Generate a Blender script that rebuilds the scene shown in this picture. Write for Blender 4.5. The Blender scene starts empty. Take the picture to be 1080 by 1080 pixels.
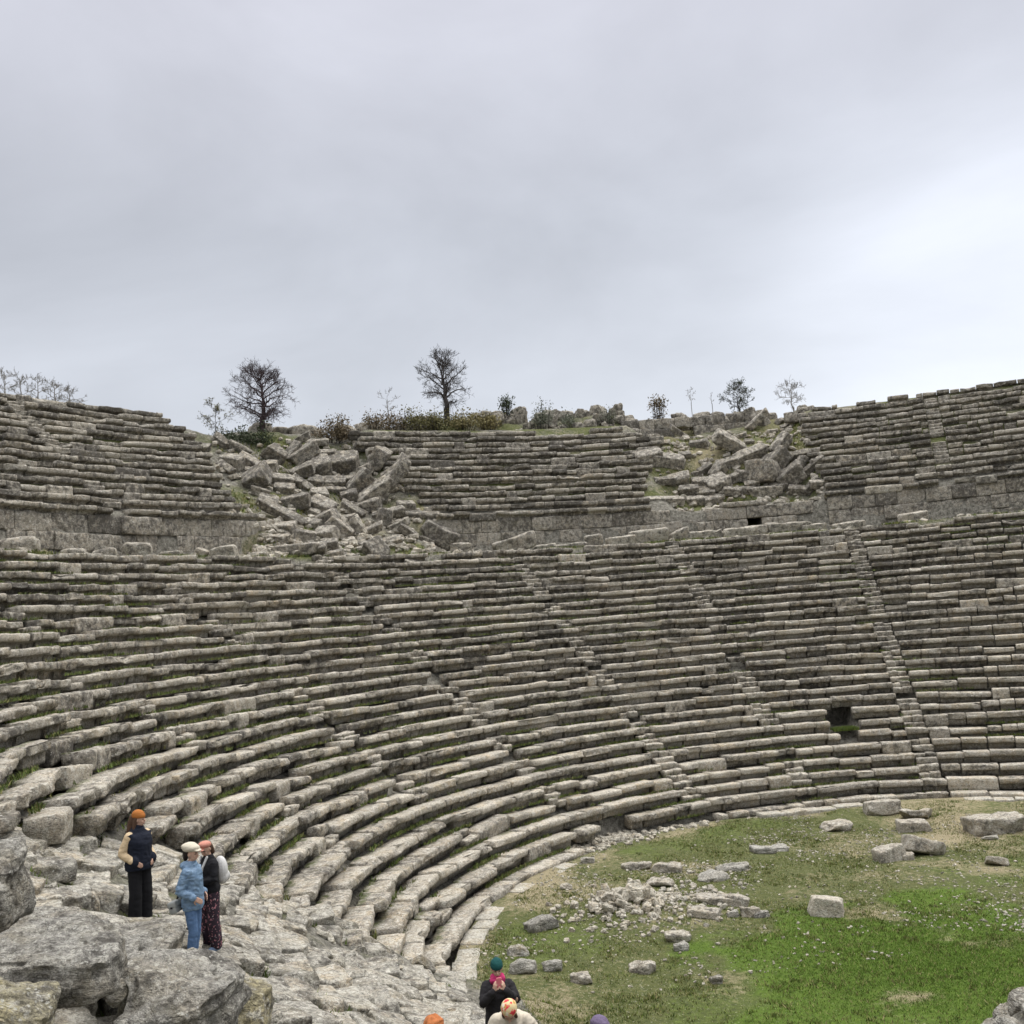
import bpy, math, random
import numpy as np
from mathutils import Matrix, Vector
random.seed(7); RNG = np.random.default_rng(7)
scene = bpy.context.scene
COL = scene.collection
# ------------------------------------------------------------------ camera model (metres)
FPX, CX = 1081.7, 540.0
YAW, PIT, ROLL = -0.463489, 0.102797, -0.074915
CAM = np.array([0.0, -28.262, 8.213])
FWD = np.array([math.sin(YAW)*math.cos(PIT), math.cos(YAW)*math.cos(PIT), math.sin(PIT)])
_r = np.array([math.cos(YAW), -math.sin(YAW), 0.0]); _u = np.cross(_r, FWD)
RT = _r*math.cos(ROLL) + _u*math.sin(ROLL); UP = _u*math.cos(ROLL) - _r*math.sin(ROLL)
cd = bpy.data.cameras.new('camera'); cam = bpy.data.objects.new('camera', cd); COL.objects.link(cam)
cd.sensor_width = 36; cd.lens = 36*FPX/1080; cd.clip_start = .1; cd.clip_end = 3000
M = Matrix(((RT[0], UP[0], -FWD[0], CAM[0]), (RT[1], UP[1], -FWD[1], CAM[1]), (RT[2], UP[2], -FWD[2], CAM[2]), (0, 0, 0, 1)))
cam.matrix_world = M
scene.camera = cam

# ------------------------------------------------------------------ theatre dimensions
R0, DR, H = 14.85, 0.593, 0.420          # first row radius, tread depth, rise
NL, NU = 28, 15
RW, ZT, HU = 35.05, 13.84, 0.468         # radius of the upper wall, its top, rise of the upper rows
ZW = H*NL                                # walkway level
STAIRS = [-16.0, -34.0, -51.0, -70.5, -88.5, -106.5, 2.0]
USTAIRS = [-6.2, 11.5, -84.0]
def row_end(i):
    t = [-125, -124.1, -126.3, -126.4, -123.5, -127.3, -127.1, -128.8, -125.5, -122.5, -126.5, -130.6, -136, -139, -134, -140]
    return t[i] if i < len(t) else -141 - (i*7 % 5)
# ------------------------------------------------------------------ noise
def _hash(ix, iy, iz, s):
    h = (ix.astype(np.int64)*374761393 + iy.astype(np.int64)*668265263 + iz.astype(np.int64)*2147483647 + s*1274126177) & 0xffffffff
    h = ((h ^ (h >> 13))*1274126177) & 0xffffffff
    h = ((h ^ (h >> 16))*2246822519) & 0xffffffff
    return ((h ^ (h >> 15)) & 0xffffff)/float(0xffffff)
def vnoise(P, s=0):
    P = np.asarray(P, float); f = np.floor(P); t = P - f; t = t*t*(3-2*t); i = f.astype(np.int64)
    o = 0
    for dx in (0, 1):
        wx = t[:, 0] if dx else 1-t[:, 0]
        for dy in (0, 1):
            wy = t[:, 1] if dy else 1-t[:, 1]
            for dz in (0, 1):
                wz = t[:, 2] if dz else 1-t[:, 2]
                o = o + wx*wy*wz*_hash(i[:, 0]+dx, i[:, 1]+dy, i[:, 2]+dz, s)
    return o*2-1
def fbm(P, sc=1.0, oc=3, s=0):
    P = np.asarray(P, float)*sc; o = 0; a = 1.0
    for k in range(oc):
        o = o + a*vnoise(P + 17.3*k, s+k); P = P*2.03; a *= .5
    return o
def sst(a, b, x):
    t = np.clip((np.asarray(x, float)-a)/(b-a), 0, 1); return t*t*(3-2*t)
# ------------------------------------------------------------------ ground height
def thdeg(x, y):
    t = np.degrees(np.arctan2(x, y)); return np.where(t > 40, t-360, t)    # visible fan runs from -320 to 40
MH = [0, 0, 0]      # heap of broken stone in the near right corner
DIP = (0, 0)        # hollow under the near overhanging boulder
def at0(u, v, D): return CAM + D*(FWD + RT*(u-CX)/FPX - UP*(v-CX)/FPX)
def ground(x, y, rough=True):
    x = np.asarray(x, float); y = np.asarray(y, float)
    R = np.hypot(x, y); th = thdeg(x, y)
    P = np.stack([x, y, np.zeros_like(x)], -1).reshape(-1, 3)
    def nz(sc, oc, s): return fbm(P, sc, oc, s).reshape(x.shape)
    n1 = nz(.35, 3, 3); n2 = nz(1.3, 3, 9) if rough else 0*n1
    orch = .06*n1 + .025*n2 + .38*np.exp(-((x+10.6)**2/2.6+(y+1.3)**2/1.6)) + .22*sst(10, 14.5, R)
    orch = orch + MH[2]*np.exp(-((x-MH[0])**2/3.2 + (y-MH[1])**2/2.6))
    orch = orch - .06*np.exp(-((x+3.5)**2/12+(y+3)**2/14))
    low = (R-R0)*H/DR - H*1.0 + .015*n2
    plat = ZW - .04 + .05*n1 + 0*R
    up = ZT + .36 + (R-RW)*HU/DR - HU + .02*n2
    RTOP = RW + NU*DR
    ztop = ZT + .4 + (NU-1)*HU
    top = ztop - .25 + .25*n1 + .12*n2 - .12*np.clip(R-RTOP-3, 0, 500)
    top = top + 1.15*sst(44.5, 46.2, R)*(1-sst(48, 52, R))*sst(-53, -46, th)*(1-sst(-19, -14, th))
    # collapse heaps: slope of earth and stone in place of the upper rows
    a = sst(-74.5, -71.5, th)*(1-sst(-58.5, -55.5, th))
    b = sst(-32.6, -30.2, th)*(1-sst(-18.5, -16.2, th))
    heapA = np.interp(R, [32.2, 33.5, 35.3, 38, 41, 43.9, 46], [ZW, ZW+.7, ZW+1.9, ZW+3.7, ZW+5.6, ztop-.75, ztop-.3]) + .28*n1 + .1*n2
    heapB = np.interp(R, [34.9, 35.2, 37, 40.5, 42.2, 43.9, 46], [ZW, ZW+1.9, ZW+2.5, ztop-2.9, ztop-1.9, ztop-1.2, ztop-.3]) + .22*n1 + .1*n2
    upz = np.where(R < RW+.12, plat, up)
    upz = np.where(R > RTOP, top, upz)
    hA = np.where(R > 32.2, heapA, plat); hB = np.where(R > 34.9, heapB, plat)
    upz = upz*(1-np.clip(a+b, 0, 1)) + hA*a + hB*b
    g = np.where(R < R0+NL*DR, low, upz)
    g = np.where(R < R0+.05, orch, g)
    g = np.where((R >= R0+.05) & (R < R0+1.15*DR) & (th > -74.6) & (th < -51.6) | (R >= R0+.05) & (R < R0+2.3*DR) & (th > -73.6) & (th < -61.8), .16 + .05*n2 , g)
    door = (R > RW-.3) & (R < RW+2.0) & (th > -26.3) & (th < -23.2)
    g = np.where(door, np.minimum(g, ZW), g)
    # the niche hole in the lower rows
    hole = (R > R0+5.55*DR) & (R < R0+10.6*DR) & (th > -26.6) & (th < -22.9)
    g = np.where(hole, np.minimum(g, H*6.0), g)
    # ruined slope beyond the broken row ends
    k = np.interp(th, [-200, -180, -170, -165, -158, -145], [.55, .58, .65, .72, .86, 1.0])
    ruin = 1.0 + .55*(R-15.3)*k
    ruin = np.where(R < 15.3, np.interp(R, [12.6, 15.3], [0.05, 1.0]), ruin) + .10*n1 + .08*n2
    ruin = np.minimum(ruin, 15) - 1.1*np.exp(-((x-DIP[0])**2+(y-DIP[1])**2)/1.3)
    ruin = np.maximum(ruin, 6.55 - 1.5*np.clip(np.hypot(x, y-CAM[1])-1.3, 0, 9))
    endR = np.interp(R, [14.8, 20.5, 21.6, 23, 25, 60], [-126, -125, -130, -138, -143, -146])
    w = 1 - sst(endR-1.2, endR-.2, th)
    w2 = sst(-212, -194, th)
    ruin = ruin*w2 + (1-w2)*np.minimum(ruin, .5 + .1*n1)
    g = np.where(R < 12.6, g, g*(1-w) + ruin*w)
    far = sst(60, 260, R)
    return g - far*8
DIP = tuple(at0(78, 1066, 8.3)[:2])
MH[:] = [*at0(1118, 1056, 14.5)[:2], 0]; MH[2] = at0(1118, 1050, 14.5)[2] - .1
def gz(x, y): return float(ground(np.array([x]), np.array([y]))[0])
def ray(u, v):
    d = FWD + RT*(u-CX)/FPX - UP*(v-CX)/FPX; return d
def march(u, v, t0=2.5, t1=95.0, far=False):
    d = ray(u, v); t = np.arange(t0, t1, .04); P = CAM + t[:, None]*d
    s = P[:, 2] < ground(P[:, 0], P[:, 1])
    k = np.nonzero(s)[0]
    if len(k) == 0: return None
    k = k[0]; return P[k], t[k]
def at(u, v, D): return CAM + D*ray(u, v)
def at_R(u, v, R):
    d = ray(u, v); a = d[0]**2+d[1]**2; b = 2*(CAM[0]*d[0]+CAM[1]*d[1]); c = CAM[0]**2+CAM[1]**2-R*R
    t = (-b+math.sqrt(b*b-4*a*c))/(2*a); return CAM+t*d, t
# ------------------------------------------------------------------ meshes and objects
def mesh_np(name, V, quads=None, tris=None, cols=None, smooth=True):
    me = bpy.data.meshes.new(name); V = np.asarray(V, np.float32)
    q = np.zeros((0, 4), np.int32) if quads is None or len(quads) == 0 else np.asarray(quads, np.int32)
    t = np.zeros((0, 3), np.int32) if tris is None or len(tris) == 0 else np.asarray(tris, np.int32)
    me.vertices.add(len(V)); me.vertices.foreach_set('co', V.ravel())
    nl = q.size + t.size; me.loops.add(nl)
    me.loops.foreach_set('vertex_index', np.concatenate([q.ravel(), t.ravel()]).astype(np.int32))
    me.polygons.add(len(q)+len(t))
    ls = np.concatenate([np.arange(len(q))*4, q.size + np.arange(len(t))*3]).astype(np.int32)
    lt = np.concatenate([np.full(len(q), 4), np.full(len(t), 3)]).astype(np.int32)
    me.polygons.foreach_set('loop_start', ls); me.polygons.foreach_set('loop_total', lt)
    me.polygons.foreach_set('use_smooth', np.full(len(q)+len(t), smooth))
    if cols is not None:
        a = me.attributes.new('tint', 'FLOAT_COLOR', 'POINT'); a.data.foreach_set('color', np.asarray(cols, np.float32).ravel())
    me.update(calc_edges=True); me.validate()
    return me
def obj(name, me, mat=None, parent=None, loc=None, rot=None):
    o = bpy.data.objects.new(name, me); COL.objects.link(o)
    if mat is not None and me is not None:
        if len(me.materials) == 0: me.materials.append(mat)
    if parent is not None: o.parent = parent
    if loc is not None: o.location = loc
    if rot is not None: o.rotation_euler = rot
    return o
def tag(o, label=None, cat=None, group=None, kind=None):
    if label: o['label'] = label
    if cat: o['category'] = cat
    if group: o['group'] = group
    if kind: o['kind'] = kind
    return o
# ------------------------------------------------------------------ materials
class NT:
    def __init__(s, name):
        s.m = bpy.data.materials.new(name); s.m.use_nodes = True; s.t = s.m.node_tree; s.t.nodes.clear()
        s.out = s.n('ShaderNodeOutputMaterial'); s.b = s.n('ShaderNodeBsdfPrincipled')
        s.l(s.b.outputs[0], s.out.inputs[0]); s.b.inputs['Roughness'].default_value = .92
        s.b.inputs['Specular IOR Level'].default_value = .25
    def n(s, t, **k):
        x = s.t.nodes.new(t)
        for a, v in k.items(): setattr(x, a, v)
        return x
    def l(s, a, b): s.t.links.new(a, b)
    def noise(s, vec, sc, det=6, rough=.6, dist=0.0):
        x = s.n('ShaderNodeTexNoise'); s.l(vec, x.inputs['Vector']); x.inputs['Scale'].default_value = sc
        x.inputs['Detail'].default_value = det; x.inputs['Roughness'].default_value = rough; x.inputs['Distortion'].default_value = dist
        return x.outputs['Fac']
    def rng(s, v, a, b, c=0.0, d=1.0):
        x = s.n('ShaderNodeMapRange'); s.l(v, x.inputs[0])
        for i, q in enumerate((a, b, c, d)): x.inputs[i+1].default_value = q
        return x.outputs[0]
    def rngv(s, v, a, b):      # a, b sockets or values
        x = s.n('ShaderNodeMapRange'); s.l(v, x.inputs[0])
        for i, q in ((1, a), (2, b)):
            if isinstance(q, (int, float)): x.inputs[i].default_value = q
            else: s.l(q, x.inputs[i])
        return x.outputs[0]
    def math(s, op, a, b=None):
        x = s.n('ShaderNodeMath', operation=op)
        for i, q in enumerate((a, b)):
            if q is None: continue
            if isinstance(q, (int, float)): x.inputs[i].default_value = q
            else: s.l(q, x.inputs[i])
        return x.outputs[0]
    def mix(s, f, a, b, blend='MIX'):
        x = s.n('ShaderNodeMix', data_type='RGBA', blend_type=blend)
        if isinstance(f, (int, float)): x.inputs[0].default_value = f
        else: s.l(f, x.inputs[0])
        for i, q in ((6, a), (7, b)):
            if isinstance(q, tuple): x.inputs[i].default_value = (*q, 1)
            else: s.l(q, x.inputs[i])
        return x.outputs[2]
    def attr(s, name='tint'):
        a = s.n('ShaderNodeAttribute', attribute_name=name); sp = s.n('ShaderNodeSeparateColor'); s.l(a.outputs['Color'], sp.inputs[0])
        return sp.outputs[0], sp.outputs[1], sp.outputs[2], a.outputs['Alpha']
    def coord(s):
        c = s.n('ShaderNodeTexCoord').outputs['Object']
        o = s.n('ShaderNodeObjectInfo').outputs['Random']
        v = s.n('ShaderNodeVectorMath', operation='ADD'); s.l(c, v.inputs[0])
        cb = s.n('ShaderNodeCombineXYZ'); m = s.math('MULTIPLY', o, 37.0)
        for i in range(3): s.l(m, cb.inputs[i])
        s.l(cb.outputs[0], v.inputs[1]); return v.outputs[0]
    def scaled(s, vec, sx, sy, sz):
        v = s.n('ShaderNodeVectorMath', operation='MULTIPLY'); s.l(vec, v.inputs[0]); v.inputs[1].default_value = (sx, sy, sz); return v.outputs[0]
    def bump(s, h, st, dist):
        b = s.n('ShaderNodeBump'); b.inputs['Strength'].default_value = st; b.inputs['Distance'].default_value = dist
        s.l(h, b.inputs['Height']); s.l(b.outputs[0], s.b.inputs['Normal'])
    def base(s, c): s.l(c, s.b.inputs['Base Color'])
def stone_mat(name, light=(.53, .485, .41), mid=(.295, .268, .228), warm=(.50, .39, .25), fine=1.0, strata=False):
    m = NT(name); v = m.coord(); tone, wrm, moss, dark = m.attr()
    big = m.noise(v, .9, 3, .5)
    c = m.mix(m.rng(m.math('ADD', m.math('MULTIPLY', big, .5), m.math('MULTIPLY', tone, .75)), .25, 1.0), mid, light)
    wn = m.noise(v, 1.7, 4, .6, .4)
    c = m.mix(m.math('MULTIPLY', m.rng(wn, .45, .75), m.math('MULTIPLY', wrm, .95)), c, warm)
    # pale crust lichen
    pl = m.noise(v, 9*fine, 5, .7)
    c = m.mix(m.math('MULTIPLY', m.rng(pl, .50, .60), .68), c, (.62, .595, .53))
    # dark lichen and soot-like weathering in blotches
    dn = m.noise(v, 4.2*fine, 9, .72, .25)
    thr = m.math('SUBTRACT', .70, m.math('MULTIPLY', dark, .32))
    dk = m.rngv(dn, m.math('SUBTRACT', thr, .07), m.math('ADD', thr, .09))
    c = m.mix(m.math('MULTIPLY', dk, .86), c, (.062, .056, .050))
    d2 = m.noise(m.scaled(v, 1, 1, 2.4), 17*fine, 6, .75)
    c = m.mix(m.math('MULTIPLY', m.rng(d2, .49, .60), .70), c, (.078, .070, .061))
    gl_ = m.noise(v, 2.3, 7, .72, .5)
    c = m.mix(m.math('MULTIPLY', m.rng(gl_, .50, .66), m.math('ADD', .08, m.math('MULTIPLY', wrm, .38))), c, (.20, .175, .10))
    wv = m.n('ShaderNodeVectorMath', operation='ADD'); wn_ = m.n('ShaderNodeTexNoise'); m.l(v, wn_.inputs['Vector']); wn_.inputs['Scale'].default_value = 24; ws_ = m.n('ShaderNodeVectorMath', operation='SCALE'); m.l(wn_.outputs['Color'], ws_.inputs[0]); ws_.inputs['Scale'].default_value = .05; m.l(v, wv.inputs[0]); m.l(ws_.outputs[0], wv.inputs[1])
    vs_ = m.n('ShaderNodeTexVoronoi'); m.l(wv.outputs[0], vs_.inputs['Vector']); vs_.inputs['Scale'].default_value = 19*fine; vs_.inputs['Randomness'].default_value = 1
    sm_ = m.math('MULTIPLY', m.rng(vs_.outputs['Distance'], .30, .22), m.rng(m.noise(v, 3.7, 2, .5), .50, .56))
    c = m.mix(m.math('MULTIPLY', sm_, .7), c, (.56, .55, .50))
    gr = m.noise(v, 60*fine, 3, .7)
    c = m.mix(1.0, c, m.mix(m.rng(gr, .3, .7), (.62, .62, .62), (1.28, 1.27, 1.22)), 'MULTIPLY')
    ml = m.noise(v, 3.1, 6, .7)
    mm = m.rngv(m.math('ADD', moss, m.math('MULTIPLY', ml, .9)), .95, 1.15)
    mc = m.mix(m.rng(m.noise(v, 25, 4, .7), .3, .7), (.035, .05, .012), (.10, .115, .03))
    c = m.mix(m.math('MULTIPLY', mm, .9), c, mc)
    m.base(c)
    hv = m.scaled(v, .8, .8, 3.2) if strata else v
    h1 = m.noise(hv, 5*fine, 8, .68); h2 = m.noise(v, 26*fine, 5, .7)
    vo = m.n('ShaderNodeTexVoronoi', feature='DISTANCE_TO_EDGE'); dv = m.n('ShaderNodeVectorMath', operation='ADD')
    nn = m.n('ShaderNodeTexNoise'); m.l(v, nn.inputs['Vector']); nn.inputs['Scale'].default_value = 3
    sc = m.n('ShaderNodeVectorMath', operation='SCALE'); m.l(nn.outputs['Color'], sc.inputs[0]); sc.inputs['Scale'].default_value = .5
    m.l(v, dv.inputs[0]); m.l(sc.outputs[0], dv.inputs[1]); m.l(dv.outputs[0], vo.inputs['Vector']); vo.inputs['Scale'].default_value = 2.3
    crack = m.rng(vo.outputs['Distance'], 0, .035)
    h = m.math('ADD', m.math('ADD', m.math('MULTIPLY', h1, 1.0), m.math('MULTIPLY', h2, .5)), m.math('MULTIPLY', crack, .14))
    m.bump(h, 1.0, .10 if strata else .07)
    return m.m
def flat_mat(name, c1, c2=None, sc=20.0, rough=.85, bump=.3):
    m = NT(name); v = m.coord(); c2 = c2 or tuple(x*.7 for x in c1)
    f = m.noise(v, sc, 4, .65); m.base(m.mix(m.rng(f, .3, .7), c1, c2)); m.b.inputs['Roughness'].default_value = rough
    m.bump(f, bump, .01); return m.m
M_STONE = stone_mat('weathered_limestone')
M_SLAB = stone_mat('worn_paving_limestone', light=(.46, .435, .375), mid=(.255, .243, .215))
M_ROCK = stone_mat('rough_rock', light=(.42, .405, .37), mid=(.20, .19, .165), warm=(.36, .28, .16), fine=1.3, strata=True)
M_YROCK = stone_mat('yellow_lichen_rock', light=(.44, .40, .28), mid=(.22, .20, .13), warm=(.40, .33, .14), strata=True)
def earth_mat():
    m = NT('earth_and_turf'); v = m.n('ShaderNodeTexCoord').outputs['Object']
    lush, dry, stony, bright = m.attr()
    n1 = m.noise(v, 1.1, 6, .65); n2 = m.noise(v, 6, 7, .7); n3 = m.noise(v, 38, 4, .7)
    turf = m.mix(m.rng(n2, .3, .7), (.050, .066, .018), (.125, .128, .046))
    lushc = m.mix(m.rng(n2, .3, .7), (.058, .102, .010), (.105, .160, .022))
    c = m.mix(m.rngv(m.math('ADD', lush, m.math('MULTIPLY', m.math('SUBTRACT', n2, .5), .8)), .3, .7), turf, lushc)
    dryc = m.mix(m.rng(n3, .3, .7), (.155, .125, .07), (.36, .31, .20))
    c = m.mix(m.rngv(m.math('ADD', dry, m.math('MULTIPLY', m.math('SUBTRACT', n2, .5), 1.3)), .40, .78), c, dryc)
    rub = m.mix(m.rng(n2, .35, .65), (.06, .055, .045), (.27, .255, .22))
    c = m.mix(m.rngv(m.math('ADD', stony, m.math('MULTIPLY', m.math('SUBTRACT', n1, .5), .7)), .35, .65), c, rub)
    sp = m.noise(v, 21, 3, .6)
    c = m.mix(m.math('MULTIPLY', m.rng(sp, .62, .68), m.math('SUBTRACT', .9, m.math('MULTIPLY', lush, .7))), c, (.46, .43, .34))
    c = m.mix(1.0, c, m.mix(m.rng(n3, .3, .7), (.6, .6, .6), (1.25, 1.25, 1.2)), 'MULTIPLY')
    m.base(c); m.b.inputs['Roughness'].default_value = 1
    m.bump(m.math('ADD', n2, m.math('MULTIPLY', n3, .4)), 1.0, .07)
    return m.m
M_EARTH = earth_mat()
def grass_mat():
    m = NT('grass_blades'); a = m.n('ShaderNodeAttribute', attribute_name='tint'); m.base(a.outputs['Color']); m.b.inputs['Roughness'].default_value = .8
    return m.m
M_GRASS = grass_mat()
M_PEB = stone_mat('pebble_stone', light=(.52, .48, .40), mid=(.30, .275, .23), warm=(.46, .36, .24))
M_BARK = flat_mat('grey_bark', (.075, .066, .062), (.04, .035, .034), 30)
M_BARKV = flat_mat('purplish_bark', (.095, .068, .072), (.05, .037, .04), 30)
M_BARKP = flat_mat('pale_bark', (.30, .28, .26), (.2, .19, .18), 30)
# ------------------------------------------------------------------ ground sheet
def build_ground():
    rs = np.concatenate([np.arange(0.05, 14.6, .16), np.arange(14.6, 46.6, .2), 46.6*np.power(1.13, np.arange(1, 33))])
    ts = np.radians(np.concatenate([np.arange(-215, 20, .55), np.arange(20, 145, 3.0)]))
    Rg, Tg = np.meshgrid(rs, ts, indexing='ij')
    X = Rg*np.sin(Tg); Y = Rg*np.cos(Tg); Z = ground(X, Y)
    V = np.stack([X, Y, Z], -1).reshape(-1, 3); nr, nt = Rg.shape
    i, j = np.meshgrid(np.arange(nr-1), np.arange(nt), indexing='ij'); j2 = (j+1) % nt
    Q = np.stack([i*nt+j, i*nt+j2, (i+1)*nt+j2, (i+1)*nt+j], -1).reshape(-1, 4)[:, ::-1]
    cen = len(V); V = np.vstack([V, [[0, 0, gz(0, .01)]]])
    T = np.array([[cen, (k+1) % nt, k] for k in range(nt)])[:, ::-1]
    x, y = V[:, 0], V[:, 1]; R = np.hypot(x, y); th = thdeg(x, y)
    P = np.stack([x, y, 0*x], -1); na = fbm(P, .22, 4, 21); nb = fbm(P, .6, 4, 31)
    e = ((x+2.9)/4.6)**2 + ((y+3.0)/4.3)**2
    lush = np.clip(1.0 - sst(.15, 1.7, e + .8*nb + .35*fbm(P, 1.7, 3, 41)), 0, 1)*.92 + .42*sst(-.25, .5, na)*(R < 14)
    dry = .38 + .34*nb + .16*sst(12.2, 14.4, R)*(R < 15) + .12*((th > -30) & (R < 14)) - lush*.5
    dry = dry + .45*np.exp(-((x+2.6)**2/2.5+(y-10.2)**2/2.0)) + .42*np.exp(-((x+2.9)**2/3.0+(y+5.8)**2/.8)) + .3*np.exp(-((x+10.6)**2/3+(y+1.3)**2/2))
    stony = np.where((R > R0) & (R < R0+NL*DR), .8, .15)
    stony = np.where(R >= R0+NL*DR, .42 + .2*nb, stony)
    stony = np.where((th < -124) & (R > 13.5), .62 + .25*nb, stony)
    stony = np.where((R > 34.4) & (R < 36.4), 1.0, stony)
    hA = (R > 33) & (th > -74) & (th < -55) | (R > 35) & (th > -32) & (th < -16)
    hA = hA & ~((R > 34.4) & (R < 36.2) & (th > -36))
    stony = np.where(hA, np.where(th < -45, .50, .34) + .3*nb, stony); dry = np.where(hA, .48 + .3*na, dry); 
    stony = np.where((R < 14) & (x > -3) & (y < -9.5), .6, stony)
    cols = np.stack([np.clip(lush, 0, 1), np.clip(dry, 0, 1), np.clip(stony, 0, 1), np.ones_like(R)], -1)
    o = obj('ground', mesh_np('ground', V, Q, T, cols), M_EARTH); tag(o, kind='structure')
build_ground()
# ------------------------------------------------------------------ stone blocks laid in rows
SEAT = np.array([(.27, -.06), (.265, .08), (.24, .17), (.10, .205), (-.03, .222), (-.062, .245), (-.068, .30), (-.064, .375), (-.048, .412), (.0, .428), (.1, .426), (.24, .42), (.42, .414), (DR+.07, .40), (DR+.07, .02), (.45, -.06)])
PLAIN = np.array([(.02, -.06), (.005, .06), (.0, .14), (-.005, .2), (-.01, .26), (-.008, .32), (0, .375), (.025, .41), (.08, .424), (.16, .424), (.28, .42), (.4, .416), (.5, .41), (DR+.07, .40), (DR+.07, .02), (.4, -.06)])
HALF = np.array([(.02, -.04), (.01, .05), (.0, .10), (-.012, .14), (-.012, .18), (.01, .205), (.05, .212), (.12, .21), (.2, .21), (.27, .208), (.34, .205), (.34, .0), (.2, -.04)])
BOXP = np.array([(0, .01), (-.012, .06), (-.018, .25), (-.02, .5), (-.018, .75), (-.012, .94), (.012, .985), (.1, 1.0), (.3, 1.0), (.55, .99), (.55, 0.0), (.3, 0)])
def dens(p, k):
    if k == 1: return p
    q = np.vstack([p, p[:1]]); o = []
    for a, b in zip(q[:-1], q[1:]):
        for t in range(k): o.append(a + (b-a)*t/k)
    return np.array(o)
class Blocks:
    """collects stone blocks set on circles; each block is one closed rounded prism with its own wear"""
    def __init__(s): s.V = []; s.D = []; s.A = []; s.C = []; s.E = []; s.Q = []; s.T = []; s.n = 0
    def add(s, prof, Rf, z0, thc, L, N=5, yaw=0., tilt=0., tone=.5, warm=.3, moss=0., dark=.4, amp=.02, ov=1.0, hs=1.0, dr=0.0, dz=0.0):
        p = prof.copy(); seat = p[0, 0] > .2
        fr = p[:, 0] < .268
        fr &= np.arange(len(p)) < len(p)*.62
        p[fr, 0] = .27 - (.27-p[fr, 0])*ov if seat else p[fr, 0]
        p[:, 1] *= hs
        K = len(p); e = min(.03, L*.12)
        ss = np.concatenate([[-L/2], np.linspace(-L/2+e, L/2-e, N), [L/2]])
        c = p.mean(0); t = math.radians(thc)
        er = np.array([math.sin(t), math.cos(t), 0]); et = np.array([math.cos(t), -math.sin(t), 0]); ez = np.array([0, 0, 1.0])
        V = []; D = []
        for k, sv in enumerate(ss):
            pp = p if 0 < k < len(ss)-1 else c + (p-c)*(1-.035/max(.2, np.ptp(p[:, 1]))*.8)
            r = Rf + dr + pp[:, 0] + sv*yaw; z = z0 + dz + pp[:, 1] + sv*tilt
            V.append(r[:, None]*er + sv*et + z[:, None]*ez)
            d = (pp-c)/np.linalg.norm(pp-c, axis=1)[:, None]
            D.append(d[:, :1]*er + d[:, 1:]*ez)
        V = np.vstack(V); D = np.vstack(D); S = len(ss)
        ns = np.concatenate([np.tile(sst(.17, .0, p[:, 0])*(p[:, 1] > .18*hs) if seat else 0*p[:, 0], S), [0, 0]]); s.E.append(ns[:, None]*er)
        c0 = V[:K].mean(0); c1 = V[-K:].mean(0)
        V = np.vstack([V, c0, c1]); D = np.vstack([D, 0*et, 0*et])
        i, j = np.meshgrid(np.arange(S-1), np.arange(K), indexing='ij'); j2 = (j+1) % K
        Q = np.stack([i*K+j, i*K+j2, (i+1)*K+j2, (i+1)*K+j], -1).reshape(-1, 4)
        T = [(S*K, (j+1) % K, j) for j in range(K)] + [(S*K+1, (S-1)*K+j, (S-1)*K+(j+1) % K) for j in range(K)]
        ms = np.tile(sst(.22, .5, p[:, 0])*(p[:, 1] > .3*hs)*moss, S); ms = np.concatenate([ms, [0, 0]])
        C = np.stack([np.full(len(V), tone), np.full(len(V), warm), ms, np.full(len(V), dark)], -1)
        s.V.append(V); s.D.append(D); s.A.append(np.full(len(V), amp)); s.C.append(C); s.Q.append(Q+s.n); s.T.append(np.array(T)+s.n); s.n += len(V)
    def build(s, name, parent, mat=None, seed=0):
        V = np.vstack(s.V); D = np.vstack(s.D); A = np.concatenate(s.A)
        E = np.vstack(s.E); er_ = np.clip(fbm(V, 1.5, 3, seed+3)-.38, 0, 1)*.34 + np.clip(fbm(V, 4.5, 2, seed+4)-.45, 0, 1)*.16; V = V + E*er_[:, None] - np.array([0, 0, 1.0])*(np.linalg.norm(E, axis=1)*er_*.35)[:, None]
        d = fbm(V, 2.4, 3, seed)*1.15 + fbm(V, 11, 2, seed+5)*.6
        chip = np.clip(fbm(V, 4.2, 2, seed+9)-.48, 0, 1)*3.2
        V = V + D*((d-chip)*A)[:, None] + .25*A[:, None]*np.stack([vnoise(V*4, 1), vnoise(V*4, 2), vnoise(V*4, 3)], -1)
        me = mesh_np(name, V, np.vstack(s.Q), np.vstack(s.T), np.vstack(s.C))
        return obj(name, me, mat or M_STONE, parent)
theatre = obj('ancient_theatre', None, loc=(0, 0, 0))
tag(theatre, 'ancient stone theatre with curved rows of weathered grey seats round a grassy orchestra', 'theatre')
def depth_of(R, th, z):
    P = np.array([R*math.sin(math.radians(th)), R*math.cos(math.radians(th)), z]); return float((P-CAM)@FWD)
def pixel_of(R, th, z):
    P = np.array([R*math.sin(math.radians(th)), R*math.cos(math.radians(th)), z])-CAM
    Z = P@FWD; return CX+FPX*(P@RT)/Z, CX-FPX*(P@UP)/Z
def spans(a, b, cuts):
    """the stretches of [a, b] left over after the cuts (lists of (lo, hi)) are taken out"""
    out = [(a, b)]
    for lo, hi in cuts:
        nx = []
        for x, y in out:
            if hi <= x or lo >= y: nx.append((x, y)); continue
            if lo > x: nx.append((x, lo))
            if hi < y: nx.append((hi, y))
        out = nx
    return [q for q in out if q[1]-q[0] > .2]
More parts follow.
